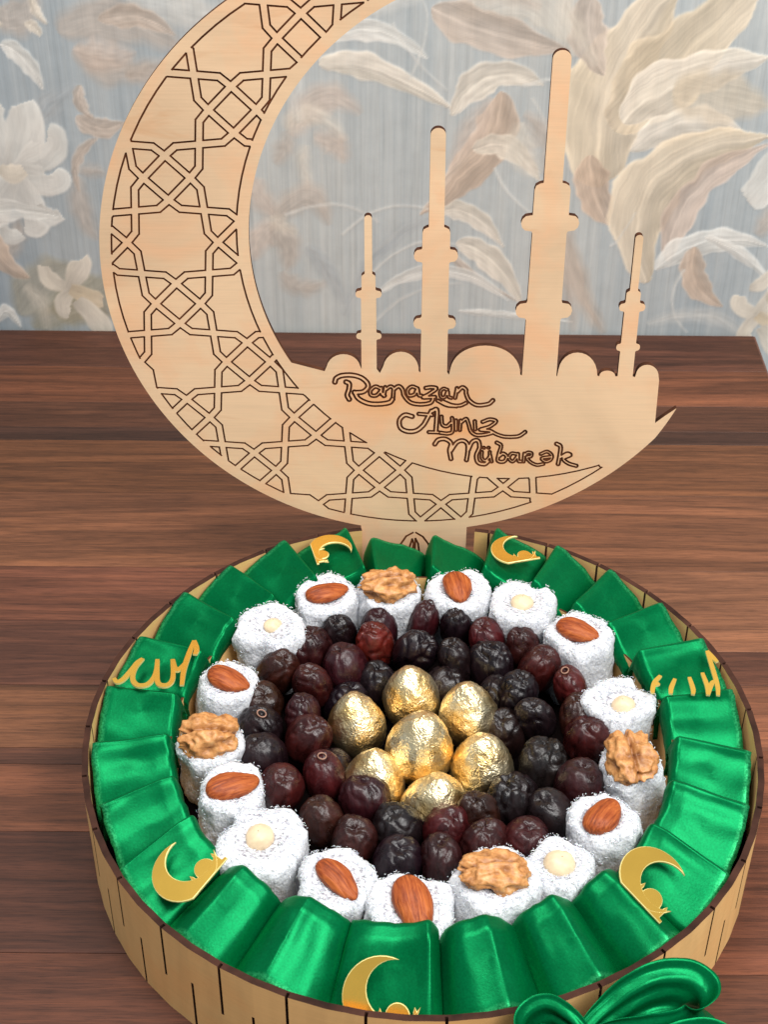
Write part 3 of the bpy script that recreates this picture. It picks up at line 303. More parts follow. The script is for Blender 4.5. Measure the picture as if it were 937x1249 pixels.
# ------------------------------------------------------------------ wall (printed wallpaper)
def build_wall():
    def axis(a, b, c, d, fine, coarse):
        return np.concatenate([np.arange(a, b, coarse), np.arange(b, c, fine), np.arange(c, d, coarse)])
    X = axis(-.9, -.375, .335, .9, .00105, .006); Zs = axis(-.25, -.045, .295, .75, .00105, .006)
    nx, nz = len(X), len(Zs)
    gx, gz = np.meshgrid(X, Zs); gx = gx.ravel(); gz = gz.ravel()
    wob = fbm(np.c_[gx*60, gz*60, gz*0], 5, 3)*.0012
    P = np.c_[gx, gz]
    f = fbm(np.c_[gx*4, gz*1.2, gx*0], 9, 3); f2 = fbm(np.c_[gx*9, gz*6, gx*0], 19, 3)
    t = np.clip(.5+(gx+.05)*1.5+f*.45, 0, 1)[:, None]
    col = np.array([145, 155, 161.])*(1-t)+np.array([188, 189, 184.])*t
    col = col*(1-.22*np.clip(f2, 0, 1)[:, None])+np.array([190, 182, 170.])*(.22*np.clip(f2, 0, 1)[:, None])
    mask = np.zeros(len(gx)); relief = np.zeros(len(gx))
    items = list(LEAVES)
    rnd = random.Random(4)
    for dx, dz in ((-.56, .02), (.60, .03), (-.02, .30), (-.57, .32), (.58, .33)):      # the print goes on beyond the picture
        for q in LEAVES:
            if rnd.random() < .6: items.append([[v+int((dx if i % 2 == 0 else dz)*1e4) for i, v in enumerate(q[0])], q[1], q[2], q[3]])
    for idx, (q, wd, c, kind) in enumerate(items):
        a, b, d = [np.array(q[i:i+2])*1e-4 for i in (0, 2, 4)]; W = wd*1e-4*(.5 if kind > 1 else .58)
        # the middle point lies on the curve: turn it into a control point
        m = 2*b-.5*a-.5*d
        lo = np.minimum(np.minimum(a, d), b)-W*1.6-.004; hi = np.maximum(np.maximum(a, d), b)+W*1.6+.004
        sel = np.nonzero((gx > lo[0]) & (gx < hi[0]) & (gz > lo[1]) & (gz < hi[1]))[0]
        if not len(sel): continue
        Q = P[sel]+np.c_[wob[sel], -wob[sel]]*(1 if kind != 2 else .5)
        ts = np.linspace(0, 1, 33); cv = ((1-ts)**2)[:, None]*a+(2*ts*(1-ts))[:, None]*m+(ts**2)[:, None]*d
        D2 = ((Q[:, None, :]-cv[None])**2).sum(2); k = D2.argmin(1)
        k0 = np.clip(k, 1, 31); tg = cv[k0+1]-cv[k0-1]; tg /= np.linalg.norm(tg, axis=1)[:, None]+1e-9
        dv = Q-cv[k]; al = (dv*tg).sum(1); sd = dv[:, 0]*tg[:, 1]-dv[:, 1]*tg[:, 0]
        ln = np.linalg.norm(np.diff(cv, axis=0), axis=1).sum()
        tt = np.clip(ts[k]+al/ln, -.1, 1.1)
        if kind == 3: wp = W*(np.clip(np.sin(PI*np.clip(tt*.72+.12, 0, 1)), 0, 1)**.6)*(1+.08*np.sin(tt*9+idx))
        elif kind == 2: wp = W*(1-.5*tt)
        else: wp = W*np.clip(np.sin(PI*np.clip(tt, 0, 1)**.8), 0, 1)**.75*(1+.10*np.sin(tt*14+idx)+.06*np.sin(tt*31))
        wp = np.where((tt < -.02) | (tt > 1.02), 0, wp)
        e = (wp-np.abs(sd))/(.0011 if kind in (1, 2, 3) else .0042)
        alp = np.clip(e*.5+.5, 0, 1)*(.94 if kind == 3 else .84 if kind == 1 else .62)
        alp = np.where(wp < 2e-4, 0, alp)
        r = sd/(wp+1e-5)
        ncr = vnoise(np.c_[tt*5+idx, sd/.0011, r*0+idx], idx)*(.5 if kind == 3 else 1)             # brush streaks along the leaf
        vein = np.cos((tt*26-np.abs(r)*5)*1.0)
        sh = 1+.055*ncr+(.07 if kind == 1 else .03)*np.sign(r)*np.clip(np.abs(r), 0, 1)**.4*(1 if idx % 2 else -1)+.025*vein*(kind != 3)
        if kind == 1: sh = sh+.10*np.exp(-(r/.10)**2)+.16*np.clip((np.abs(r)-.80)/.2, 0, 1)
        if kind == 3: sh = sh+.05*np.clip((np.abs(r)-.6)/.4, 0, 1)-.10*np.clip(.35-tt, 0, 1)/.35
        c_f = np.array(c, float); c_f = c_f*.74+c_f.mean()*.26+np.array([6, 3, -3.]); cc = c_f[None]*sh[:, None]
        tip = np.clip(.5+.9*vnoise(np.c_[tt*2.2+idx, r*1.3, r*0], idx+5), 0, 1)[:, None]
        cc = cc*(1-.25*tip)+np.array([198, 186, 174.])*(.25*tip)*sh[:, None]
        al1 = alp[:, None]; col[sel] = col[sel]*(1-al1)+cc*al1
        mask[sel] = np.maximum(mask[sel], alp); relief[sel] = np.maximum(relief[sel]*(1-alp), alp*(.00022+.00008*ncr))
    col = np.clip(col*1.04+4, 5, 250)/255; lin = np.where(col > .04045, ((col+.055)/1.055)**2.4, col/12.92)
    V = np.c_[gx, .52-relief, gz]
    idx = np.arange(nx*nz).reshape(nz, nx)
    Fq = np.stack([idx[:-1, :-1], idx[:-1, 1:], idx[1:, 1:], idx[1:, :-1]], -1).reshape(-1, 4)
    me = bpy.data.meshes.new('wall'); me.vertices.add(len(V)); me.vertices.foreach_set('co', V.ravel())
    me.loops.add(Fq.size); me.polygons.add(len(Fq)); me.loops.foreach_set('vertex_index', Fq.ravel().astype(np.int32))
    me.polygons.foreach_set('loop_start', np.arange(0, Fq.size, 4, dtype=np.int32)); me.polygons.foreach_set('loop_total', np.full(len(Fq), 4, dtype=np.int32))
    me.polygons.foreach_set('use_smooth', [True]*len(Fq))
    me.update(calc_edges=True); me.materials.append(mat_wall())
    ca = me.color_attributes.new('print', 'FLOAT_COLOR', 'POINT'); ca.data.foreach_set('color', np.c_[lin, mask].ravel().astype(np.float32))
    o = link('wall', me)
    tag(o, 'wall papered in pale blue with beige and cream painted leaves behind the table', 'wall')
build_wall()

# ------------------------------------------------------------------ table
def build_table():
    t = thing('table', 'brown wood grain table top that carries the round gift tray', 'table')
    x0, x1 = -.95, .281
    V, F = box(x0, x1-.0006, -.85, .5145, -.028, -.0032)
    link('core_board', mesh('core_board', V, F, mat_plain('table_core', srgb(95, 62, 50), .5), smooth=False), t)
    L = [(.5150, .460, (88, 55, 48)), (.460, .4085, (112, 70, 56)), (.4085, .374, (96, 62, 52)), (.374, .357, (72, 48, 44)), (.357, .2925, (116, 76, 58)), (.2925, .209, (124, 82, 66))]
    Lf = [(.209, .155, (112, 70, 60)), (.155, .0955, (94, 60, 54)), (.0955, .043, (122, 82, 66)), (.043, .030, (84, 54, 48)), (.030, -.02, (110, 70, 58)), (-.02, -.10, (84, 52, 46)), (-.10, -.19, (96, 58, 48)), (-.19, -.30, (110, 70, 56)), (-.30, -.42, (88, 56, 48)), (-.42, -.55, (106, 68, 54)), (-.55, -.70, (94, 60, 50)), (-.70, -.85, (110, 72, 58))]
    Rt = [(.209, .130, (138, 94, 78)), (.130, .100, (98, 62, 54)), (.100, .045, (126, 82, 68)), (.045, -.03, (128, 80, 66)), (-.03, -.11, (112, 70, 60)), (-.11, -.20, (104, 66, 56)), (-.20, -.33, (116, 76, 60)), (-.33, -.47, (92, 60, 50)), (-.47, -.62, (112, 72, 58)), (-.62, -.85, (100, 64, 52))]
    g = .00012
    for rows, a, b in ((L, x0, x1), (Lf, x0, -.004), (Rt, -.004, x1)):
        for ya, yb, c in rows:
            V, F = box(a+g, b-g, yb+g, ya-g, -.003, 0, .00018)
            k = 1.30
            sc_ = srgb(*c); o = link('plank', mesh('plank', V, F, TABLE, smooth=False), t, color=(sc_[0]*.90, sc_[1]*.82, sc_[2]*.60, 1))
    bm = mat_plain('table_edge_band', srgb(98, 64, 52), .5, 0, .2, 30)
    V, F = box(x1-.0005, x1+.0012, -.85, .5145, -.028, -.0002); link('edge_band', mesh('edge_band', V, F, bm, smooth=False), t)
build_table()

# ------------------------------------------------------------------ tray
RT, HT = .180, .060
def build_tray():
    t = thing('gift_tray', 'round plywood gift tray with slotted bent rim holding the sweets', 'tray')
    n = 96; V = [(0, 0, .004), (0, 0, .0015)]; F = []
    for i in range(n):
        a = 2*PI*i/n; V += [((RT-.003)*math.cos(a), (RT-.003)*math.sin(a), z) for z in (.004, .0015)]
    for i in range(n):
        a, b = 2+2*i, 2+2*((i+1) % n); F += [(0, a, b), (1, b+1, a+1), (a, a+1, b+1, b)]
    link('base_board', mesh('base_board', V, F, PLYW, smooth=False), t)
    # raised floor the sweets stand on, coloured black as painted shade in the gaps
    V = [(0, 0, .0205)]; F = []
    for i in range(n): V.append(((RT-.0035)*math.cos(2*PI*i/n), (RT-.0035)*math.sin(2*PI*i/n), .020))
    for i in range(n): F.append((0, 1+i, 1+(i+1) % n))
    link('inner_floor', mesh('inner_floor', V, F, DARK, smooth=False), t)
    # bent side wall: slits from the top and from the bottom by turns, each a real recess
    NS = 31; th0 = R(-98.8); sl = .00075/RT; sd = 2*PI/NS/2
    cols = []                                   # (angle, kind of the column that starts here)
    for k in range(NS*2):
        c = th0+k*sd+(.004*math.sin(k*5.1))
        kind = 1 if k % 2 == 0 else 2
        cols += [(c-sl, kind), (c+sl, 0)]
        for q in range(1, 4): cols.append((c+sl+(sd-2*sl)*q/4, 0))
    zs = [0, .0245, .0345, HT]
    # facets: radius sinks slightly between slits so that the wall reads as hinged
    V = []; F = []; mi = []
    nc = len(cols)
    def rad(i):
        a = cols[i][0]; ph = ((a-th0)/sd) % 1.0; return RT*(1-.0016*(1-abs(2*ph-1)))+.0003*math.sin(a*7)
    for i in range(nc):
        a = cols[i][0]; r = rad(i)
        for z in zs: V.append((r*math.cos(a), r*math.sin(a), z))
    ni = len(V)
    for i in range(nc):
        a = cols[i][0]; r = rad(i)-.0034
        for z in zs: V.append((r*math.cos(a), r*math.sin(a), z))
    gap0, gap1 = R(90-11.4), R(90+10.1)         # the panel's neck takes the place of the wall here
    def ingap(a): a = a % (2*PI); return gap0 < a < gap1
    for i in range(nc):
        j = (i+1) % nc; kind = cols[i][1]
        mid = (cols[i][0]+sl)
        cut = ingap(cols[i][0]+1e-4) or ingap(cols[j][0]-1e-4)
        if cut: continue
        for s in range(3):
            a, b, c, d = 4*i+s, 4*j+s, 4*j+s+1, 4*i+s+1
            slit = (kind == 1 and s >= 1) or (kind == 2 and s <= 1)
            if not slit:
                F += [(a, b, c, d), (ni+b, ni+a, ni+d, ni+c)]; mi += [0, 0]
                if s == 2: F.append((d, c, ni+c, ni+d)); mi.append(1)
            else:
                # recess reaching 2.2 mm in: sides and bottom burnt
                base = len(V); f = .27
                for q in (a, b, c, d):
                    o_, i_ = V[q], V[ni+q]; V.append(tuple(i_[m]+(o_[m]-i_[m])*f for m in range(3)))
                F += [(base, base+1, base+2, base+3), (ni+b, ni+a, ni+d, ni+c), (a, base, base+3, d), (b, c, base+2, base+1)]; mi += [1, 1, 1, 1]
                if s == 2: F.append((base+3, base+2, ni+c, ni+d)); mi.append(1)
                if kind == 1 and s == 1: F.append((a, b, base+1, base)); mi.append(1)
                if kind == 2 and s == 1: F.append((d, base+3, base+2, c)); mi.append(1)
        # end caps beside the neck
    link('side_wall', mesh('side_wall', V, F, [PLYW, RIM], mi, smooth=False), t)
    # divider ring between ribbon and sweets
    V = []; n = 120
    for i in range(n):
        a = 2*PI*i/n
        for r, z in ((.1352, .020), (.1352, .0545), (.1340, .0545), (.1340, .020)): V.append((r*math.cos(a), r*math.sin(a), z))
    F = []; mi = []
    for i in range(n):
        for k in range(3):
            a, b = 4*i+k, 4*((i+1) % n)+k; F.append((a, b, b+1, a+1)); mi.append(1 if k == 1 else 0)
    link('divider_ring', mesh('divider_ring', V, F, [PLYW, BURN], mi, smooth=False), t)
RIM = mat_burn('burnt_rim', (.022, .010, .007, 1), (.070, .028, .018, 1))
build_tray()

# ------------------------------------------------------------------ crescent panel
def build_panel():
    t = thing('crescent_plaque', 'upright plywood crescent with mosque skyline and engraved star lattice behind the sweets', 'plaque', (0, .178, .060), (R(-2), 0, 0))
    out = np.array(OUTLINE)*1e-5
    oc, Ro = np.array((-.001, .1772)), .1733
    ic, Ri = np.array((.0532, .1935)), .1573
    segs = []
    # the lattice of stars, diamonds and kites
    O = np.array((-.14025, .22963)); A = np.array((.03743, .03835)); B = np.array((.03835, -.03743))
    wl = .0385; h = .168; e = .315
    pieces = []
    def piece(pts): pieces.append(pts)
    w2 = wl
    def inset(pts, d):                          # inset a polygon (counter-clockwise) by d with mitred corners
        n = len(pts); r = []
        for i in range(n):
            p0, p1, p2 = [np.array(pts[(i+k-1) % n], float) for k in range(3)]
            d1 = p1-p0; d1 /= np.hypot(*d1); d2 = p2-p1; d2 /= np.hypot(*d2)
            n1 = np.array((-d1[1], d1[0])); n2 = np.array((-d2[1], d2[0])); b = (n1+n2); b /= np.hypot(*b)
            r.append(tuple(p1+b*d/max(.35, b@n1)))
        return r
    for i in range(-6, 8):
        for j in range(-4, 10):
            T = lambda u, v: (i+u, j+v)
            piece(inset([T(h, h), T(-h, h), T(-h, -h), T(h, -h)], w2))
            for dx, dy in ((1, 0), (0, 1), (-1, 0), (0, -1)):
                f = lambda u, v: T(u*dx-v*dy, u*dy+v*dx)
                piece(inset([f(h, h), f(h, -h), f(e, -h*.93), f(.5, 0), f(e, h*.93)], w2))
            st_ = []
            for q in range(4):
                a = q*PI/2; ca, sa = round(math.cos(a)), round(math.sin(a))
                for u, v in ((h-.5, h-.5), (e-.5, h*.93-.5), (0, -.5), (.5-e, h*.93-.5)):
                    st_.append(T(.5+u*ca-v*sa, .5+u*sa+v*ca))
            piece(inset(st_, w2))
    def area2(p): return sum(p[k][0]*p[(k+1) % len(p)][1]-p[(k+1) % len(p)][0]*p[k][1] for k in range(len(p)))
    polys = []
    for i, p in enumerate(pieces):
        polys.append(np.array([O+u*A+v*B for u, v in p]))
    def fix(k):                                 # orientation-safe inset: redo those that grew
        return k
    inb = lambda q: (np.hypot(*(q-oc).T) < Ro) & (np.hypot(*(q-ic).T) > Ri)
    def addclip(p, q):
        n = max(2, int(np.hypot(*(q-p))/.0004)); ts = (np.arange(n)+.5)/n; m = inb(p+(q-p)*ts[:, None])
        k = 0
        while k < n:
            if m[k]:
                k2 = k
                while k2+1 < n and m[k2+1]: k2 += 1
                a, b = p+(q-p)*(k/n), p+(q-p)*((k2+1)/n)
                if np.hypot(*(b-a)) > .0006: segs.append((a, b))
                k = k2+1
            else: k += 1
    def inside(poly, q):
        x, y = q[:, 0], q[:, 1]; r = np.zeros(len(q), bool); n = len(poly)
        for k in range(n):
            a, b = poly[k], poly[(k+1) % n]
            c = ((a[1] > y) != (b[1] > y)); xx = a[0]+(y-a[1])/(b[1]-a[1]+1e-15)*(b[0]-a[0]); r ^= c & (x < xx)
        return r
    arcs = []
    for c, r, sign in ((oc, Ro, 1), (ic, Ri, -1)):
        n = 1500; a = np.arange(n)*2*PI/n; arcs.append((c+r*np.c_[np.cos(a), np.sin(a)], c, r))
    keep = []
    for p in polys:
        cen = p.mean(0)
        if np.hypot(*(cen-oc)) > Ro+.03 or np.hypot(*(cen-ic)) < Ri-.03: continue
        lo, hi = p.min(0), p.max(0); n = 26
        gx, gy = np.meshgrid(np.linspace(lo[0], hi[0], n), np.linspace(lo[1], hi[1], n)); g = np.c_[gx.ravel(), gy.ravel()]
        m = inside(p, g) & inb(g); ar = m.mean()*(hi-lo).prod()
        if ar < 9e-6: continue
        keep.append(p)
        for k in range(len(p)): addclip(p[k], p[(k+1) % len(p)])
    for q, c, r in arcs:
        m = np.zeros(len(q), bool)
        for p in keep: m |= inside(p, q)
        other = (np.hypot(*(q-ic).T) > Ri-1e-6) if c is oc else (np.hypot(*(q-oc).T) < Ro+1e-6)
        m &= other; n = len(q); k = 0
        while k < n:
            if m[k]:
                k2 = k
                while k2+1 < n and m[k2+1] and k2-k < 12: k2 += 1
                segs.append((q[k], q[(k2+1) % n])); k = k2+1
            else: k += 1
    ns = len(segs)
    for lp in TEXT:
        q = np.array(lp)*1e-5
        for k in range(len(q)): segs.append((q[k], q[(k+1) % len(q)]))
    for lp in ARCH:
        q = np.array(lp)*1e-5
        for k in range(len(q)-1): segs.append((q[k], q[k+1]))
    gw = np.array([.00052 if k < ns else .00064 for k in range(len(segs))])
    pts = [tuple(v) for v in out]; no = len(pts)
    edges = [(k, (k+1) % no) for k in range(no)]
    rects = []
    for (a, b), g in zip(segs, gw):
        d = b-a; l = np.hypot(*d); d = d/l; nrm = np.array((-d[1], d[0])); a2, b2 = a-d*g*.8, b+d*g*.8
        k = len(pts)
        for v in (a2-nrm*g, b2-nrm*g, b2+nrm*g, a2+nrm*g): pts.append(tuple(v))
        edges += [(k, k+1), (k+1, k+2), (k+2, k+3), (k+3, k)]
        rects.append(((a2+b2)/2, d, nrm, np.hypot(*(b2-a2))/2, g))
    r = geometry.delaunay_2d_cdt([Vector((p[0]*1000, p[1]*1000)) for p in pts], edges, [], 0, 1e-5)
    PV = np.array([(v.x, v.y) for v in r[0]])/1000; TR = [tuple(f) for f in r[2]]
    T3 = np.array(TR); cen = PV[T3].mean(1)
    ins = inside(out, cen)
    groove = np.zeros(len(cen), bool)
    RC = np.array([x[0] for x in rects]); RD = np.array([x[1] for x in rects]); RN = np.array([x[2] for x in rects]); RL = np.array([x[3] for x in rects]); RG = np.array([x[4] for x in rects])
    for k in range(0, len(cen), 2000):
        q = cen[k:k+2000, None]-RC[None]
        u = np.abs((q*RD).sum(2)); v = np.abs((q*RN).sum(2)); groove[k:k+2000] = ((u < RL) & (v < RG)).any(1)
    dep = .0009; th = .0036
    V = []; F = []; mi = []; idx = {}
    def vid(k, lay):
        key = (k, lay)
        if key not in idx: idx[key] = len(V); V.append((PV[k][0], (0, dep, th)[lay], PV[k][1]))
        return idx[key]
    em = {}
    for f, (tri, i_, g) in enumerate(zip(TR, ins, groove)):
        if not i_: continue
        a, b, c = tri
        ar = (PV[b][0]-PV[a][0])*(PV[c][1]-PV[a][1])-(PV[b][1]-PV[a][1])*(PV[c][0]-PV[a][0])
        if ar < 0: tri = (a, c, b)
        lay = 1 if g else 0
        F.append(tuple(vid(k, lay) for k in tri)); mi.append(1 if g else 0)
        F.append(tuple(vid(k, 2) for k in tri[::-1])); mi.append(0)
        for k in range(3): em[(tri[k], tri[(k+1) % 3])] = lay
    for (a, b), lay in em.items():
        o = em.get((b, a))
        if o is None: F.append((vid(b, lay), vid(a, lay), vid(a, 2), vid(b, 2))); mi.append(2)
        elif o > lay: F.append((vid(b, 0), vid(a, 0), vid(a, 1), vid(b, 1))); mi.append(1)
    link('engraved_panel', mesh('engraved_panel', V, F, [PLY, ENGR, BURN], mi, smooth=False), t)
build_panel()

# ------------------------------------------------------------------ green satin ribbon round the rim
PLEATS = [96.0, 81.5, 109.4, 122.1, 133.9, 147.1, 161.0, 176.0, 189.7, 203.2, 216.9, 230.7, 246.3, 264.1, 281.5, 295.5, 308.5, 321.5, 336.4, 350.8, 364.0, 379.4, 392.0, 404.5, 415.8, 428.7]
def ends(th):
    s = -math.sin(th); return .0670+.0105*max(0, s), .0635+.0040*max(0, -s)-.0060*max(0, s)
def crest(r, th):                               # height of a pleat's ridge: flat at the back, falling to the rim in front
    a, b = ends(th); return a+(b-a)*(r-.131)/(.174-.131)
def slope(th): a, b = ends(th); return (a-b)/.043
def profile(rr, b, arch=False):                                # cross-section of one box pleat, from the near fold over the ridge to the far fold
    j = lambda v: v+rr.uniform(-.03, .03)
    K = [(-.90, -.4), (-1.0, 0), (-1.03, .20), (j(-.96), .40), (j(-.82), .53), (-.40, j(.66)), (.08, j(.76)), (.44, j(.88)), (.62, .97), (.69, 1.0), (.76, .93), (.91, .48), (.93, .1), (.88, -.4)]
    K2 = [(-.86, -.4), (-.97, -.12), (-1.0, .02), (-.95, .16), (j(-.80), .32), (-.38, j(.58)), (.04, j(.78)), (.36, j(.94)), (.54, .99), (.62, 1.0), (.72, .90), (.88, .42), (.92, .0), (.86, -.4)]
    K3 = [(-.86, -.3), (-1.03, .12), (-1.04, .30), (j(-.94), .47), (j(-.74), .68), (-.48, j(.84)), (-.12, j(.93)), (.12, 1.03), (.24, 1.0), (.50, .86), (.78, .63), (.97, .38), (1.03, .16), (.88, -.3)]
    q = np.array(K3) if arch else np.array(K)*(1-b)+np.array(K2)*b; pp = np.vstack([2*q[0]-q[1], q, 2*q[-1]-q[-2]]); o = []
    for i in range(1, len(pp)-2):
        for t in (0, .25, .5, .75): a, b, c, d = pp[i-1:i+3]; o.append(.5*((2*b)+(-a+c)*t+(2*a-5*b+4*c-d)*t*t+(-a+3*b-3*c+d)*t**3))
    o.append(q[-1]); return o
def build_ribbon():
    t = thing('pleated_ribbon', 'green satin ribbon laid in box pleats all round the tray rim', 'ribbon')
    A = sorted(PLEATS); rr = random.Random(11)
    for k, a in enumerate(A):
        pa = A[k-1]-(360 if k == 0 else 0); na = A[(k+1) % len(A)]+(360 if k == len(A)-1 else 0)
        lo, hi = (a+pa)/2, (a+na)/2
        nt, nr = 53, 30; P = []; r0, r1 = .1312, .1745-rr.random()*.0020
        back = abs((a % 360)-90) < 14; front = abs(a-264.1) < 1
        if back: r1 = .1650; lift0 = -.004
        else: lift0 = 0
        H = .0215+rr.random()*.0040+.003*max(0, -math.sin(R(a)))*(abs(a-264.1) > 1); tilt = rr.uniform(-.0010, .0010)+(rr.uniform(-.0022, .0022) if math.sin(R(a)) < -.5 and abs(a-264.1) > 1 else 0); lift = rr.uniform(-.0010, .0012)+lift0
        yaw = rr.uniform(-.03, .03); ph = rr.random()*9; sgn = 1 if math.cos(R(a)) > -.12 else -1
        front = abs(a-264.1) < 1
        if math.sin(R(a)) < -.55: r1 = .1764
        PR = profile(rr, 0 if front else .12 if any(abs((a-q+180) % 360-180) < 1 for q in (109.4, 428.7, 161, 216.9, 321.5, 379.4)) else rr.uniform(.55, .95), (math.sin(R(a)) < -.60 and not front and abs(a-216.9) > 1 and abs(a-321.5) > 1) and rr.random() < .9)
        if 250 < a % 360 < 276: H = .017
        for j in range(nr):
            v = (j/(nr-1))**1.35; r = r0+(r1-r0)*v
            for i in range(nt):
                cx, sz = PR[i]; cx *= sgn*1.035
                th = R((lo+hi)/2)+cx*R((hi-lo)/2)*(.985-.06*(sz < .3)*(v < .5))+yaw*(v-.5)
                edge = max(0, (v-.90)/.10)**2*.0008+(1-math.sqrt(max(0, 1-max(0, (.10-v)/.10)**2)))*.014
                if v < .24: edge += ((.24-v)/.24)*.0042*max(0, -math.sin(R(a)))
                if front: edge += max(0, v-.30)*.016
                z = crest(r, R(a))+lift+(sz-1)*H-edge*max(sz, 0)-.0008*(1-cx*cx)*math.sin(PI*v)*max(0, sz)+tilt*cx*max(0, sz)
                P.append((r, th, z))
        P = np.array(P); nz = fbm(np.c_[P[:, 0]*45+ph, P[:, 1]*14, P[:, 2]*40], k, 2)
        P[:, 2] += nz*.0006; P[:, 0] += fbm(np.c_[P[:, 1]*30, P[:, 0]*20, P[:, 2]*60+ph], k+50, 2)*.0007
        V = np.c_[P[:, 0]*np.cos(P[:, 1]), P[:, 0]*np.sin(P[:, 1]), P[:, 2]]
        pm = mesh('pleat', V, grid(nt, nr), SATIN); vv = (np.arange(nt*nr)//nt)/(nr-1)
        at = pm.attributes.new('selvedge', 'FLOAT', 'POINT'); at.data.foreach_set('value', ((vv < .03) | (vv > .96)).astype(np.float32))
        o = link('pleat', pm, t)
        m = o.modifiers.new('s', 'SOLIDIFY'); m.thickness = .00035; m.offset = -1
build_ribbon()

# ------------------------------------------------------------------ gold ornaments on the ribbon
def ornament(loc2, ang, size, label, lift=.0012, cat='ornament', tiltmul=1.0):
    x, y = loc2; r = math.hypot(x, y); th = math.atan2(y, x); sl = math.atan(slope(th))*tiltmul
    er = Vector((math.cos(th), math.sin(th), 0)); n = (er*math.sin(sl)+Vector((0, 0, 1))*math.cos(sl)).normalized()
    u = Vector((math.cos(R(ang)), math.sin(R(ang)), 0)); u = (u-n*u.dot(n)).normalized(); vx = u.cross(n).normalized()
    Mx = Matrix((vx, u, n)).transposed().to_4x4(); Mx.translation = Vector((x, y, crest(r, th)+lift))
    t = thing('crescent_ornament', label, cat, group='gold crescent ornaments on the ribbon'); t.matrix_world = Mx
    s = size/2
    P = []
    c2, r2 = (s*.36, s*.14), s*.74
    d = math.hypot(*c2); aa = (s*s-r2*r2+d*d)/(2*d); hh = math.sqrt(max(0, s*s-aa*aa)); ux, uy = c2[0]/d, c2[1]/d
    p1 = (aa*ux-hh*uy, aa*uy+hh*ux); p2 = (aa*ux+hh*uy, aa*uy-hh*ux)
    A1 = math.atan2(p1[1], p1[0]); A2 = math.atan2(p2[1], p2[0])
    if A2 < A1: A2 += 2*PI
    n1 = 30
    for k in range(n1+1): a = A1+(A2-A1)*k/n1; P.append((s*math.cos(a), s*math.sin(a)))
    B2 = math.atan2(p2[1]-c2[1], p2[0]-c2[0]); B1 = math.atan2(p1[1]-c2[1], p1[0]-c2[0])
    if B2 < B1: B2 += 2*PI
    for k in range(1, 22): a = B2+(B1-B2)*k/22; P.append((c2[0]+r2*math.cos(a), c2[1]+r2*math.sin(a)))
    P = [(px_, max(py_, -s*.86)) for px_, py_ in P]
    V, F, mi = prism(P, 0, .0012); link('crescent', mesh('crescent', V, F, [GOLD, GOLDE], mi, smooth=False), t)
    # small mosque: dome between two minarets on a base line
    Q = [(-s*.30, -s*.86), (s*.98, -s*.86), (s*.98, -s*.76), (s*.86, -s*.74), (s*.86, -s*.42), (s*.81, -s*.30), (s*.76, -s*.42), (s*.76, -s*.62), (s*.70, -s*.62)]
    for k in range(13): a = PI*k/12; Q.append((s*.36+s*.32*math.cos(a), -s*.52+s*.36*math.sin(a)))
    Q += [(s*.02, -s*.62), (-s*.02, -s*.62), (-s*.02, -s*.40), (-s*.07, -s*.26), (-s*.12, -s*.40), (-s*.12, -s*.74), (-s*.30, -s*.76)]
    V, F, mi = prism(Q, .0001, .0011); link('mosque', mesh('mosque', V, F, [GOLD, GOLDE], mi, smooth=False), t)
ornament((-.1150, -.1030), 140, .033, 'gold crescent with small mosque on the lower left of the green ribbon', lift=.0014)
ornament((.1080, -.1070), 45, .034, 'gold crescent with small mosque on the lower right pleat near the bow')
ornament((-.0205, -.1650), 90, .036, 'gold crescent with small mosque on the front pleat nearest the camera', lift=-.0045, tiltmul=1.75)
ornament((-.0535, .1440), 15, .026, 'gold crescent on the back pleat just left of the upright plywood panel', lift=.0008)
ornament((.0570, .1440), 105, .027, 'gold crescent on the back pleat just right of the upright plywood panel', lift=.0008)

def lettering(strokes, label, hw):
    cx = sum(p[0] for s in strokes for p in s)/sum(len(s) for s in strokes)*1e-4; cy = sum(p[1] for s in strokes for p in s)/sum(len(s) for s in strokes)*1e-4
    t = thing('script_ornament', label, 'ornament', (cx, cy, 0), group='gold script ornaments on the ribbon')
    for k, s in enumerate(strokes):
        q = np.array(s)*1e-4-np.array((cx, cy)); pp = np.vstack([2*q[0]-q[1], q, 2*q[-1]-q[-2]]); o = []
        for i in range(1, len(pp)-2):
            for j in range(6):
                u = j/6; a, b, c, d = pp[i-1:i+3]; o.append(.5*((2*b)+(-a+c)*u+(2*a-5*b+4*c-d)*u*u+(-a+3*b-3*c+d)*u**3))
        o.append(q[-1]); o = np.array(o); tg = np.gradient(o, axis=0); tg /= np.linalg.norm(tg, axis=1)[:, None]+1e-9
        nr = np.c_[-tg[:, 1], tg[:, 0]]; V = []; n = len(o)
        for i in range(n):
            f = hw*(.75+.25*math.sin(PI*i/(n-1)))
            rr_ = math.hypot(o[i][0]+cx, o[i][1]+cy); zz = crest(rr_, math.atan2(cy, cx))+.0016+k*.0001
            for w_, dz in ((-1, 0), (-1, .0012), (1, .0012), (1, 0)): V.append((o[i][0]+nr[i][0]*f*w_, o[i][1]+nr[i][1]*f*w_, zz+dz))
        F = []; mi = []
        for i in range(n-1):
            for m in range(4):
                a, b = 4*i+m, 4*i+(m+1) % 4; F.append((a, b, b+4, a+4)); mi.append(0 if m == 1 else 1)
        F += [(0, 1, 2, 3), (4*n-1, 4*n-2, 4*n-3, 4*n-4)]; mi += [1, 1]
        link('letter_stroke', mesh('letter_stroke', V, F, [GOLD, GOLDE], mi, smooth=False), t)
lettering(LETTERS_A, 'gold script lettering lying on the left pleat of the green ribbon', .0015)
lettering(LETTERS_B, 'gold script lettering half tucked under a pleat on the right of the ribbon', .0013)

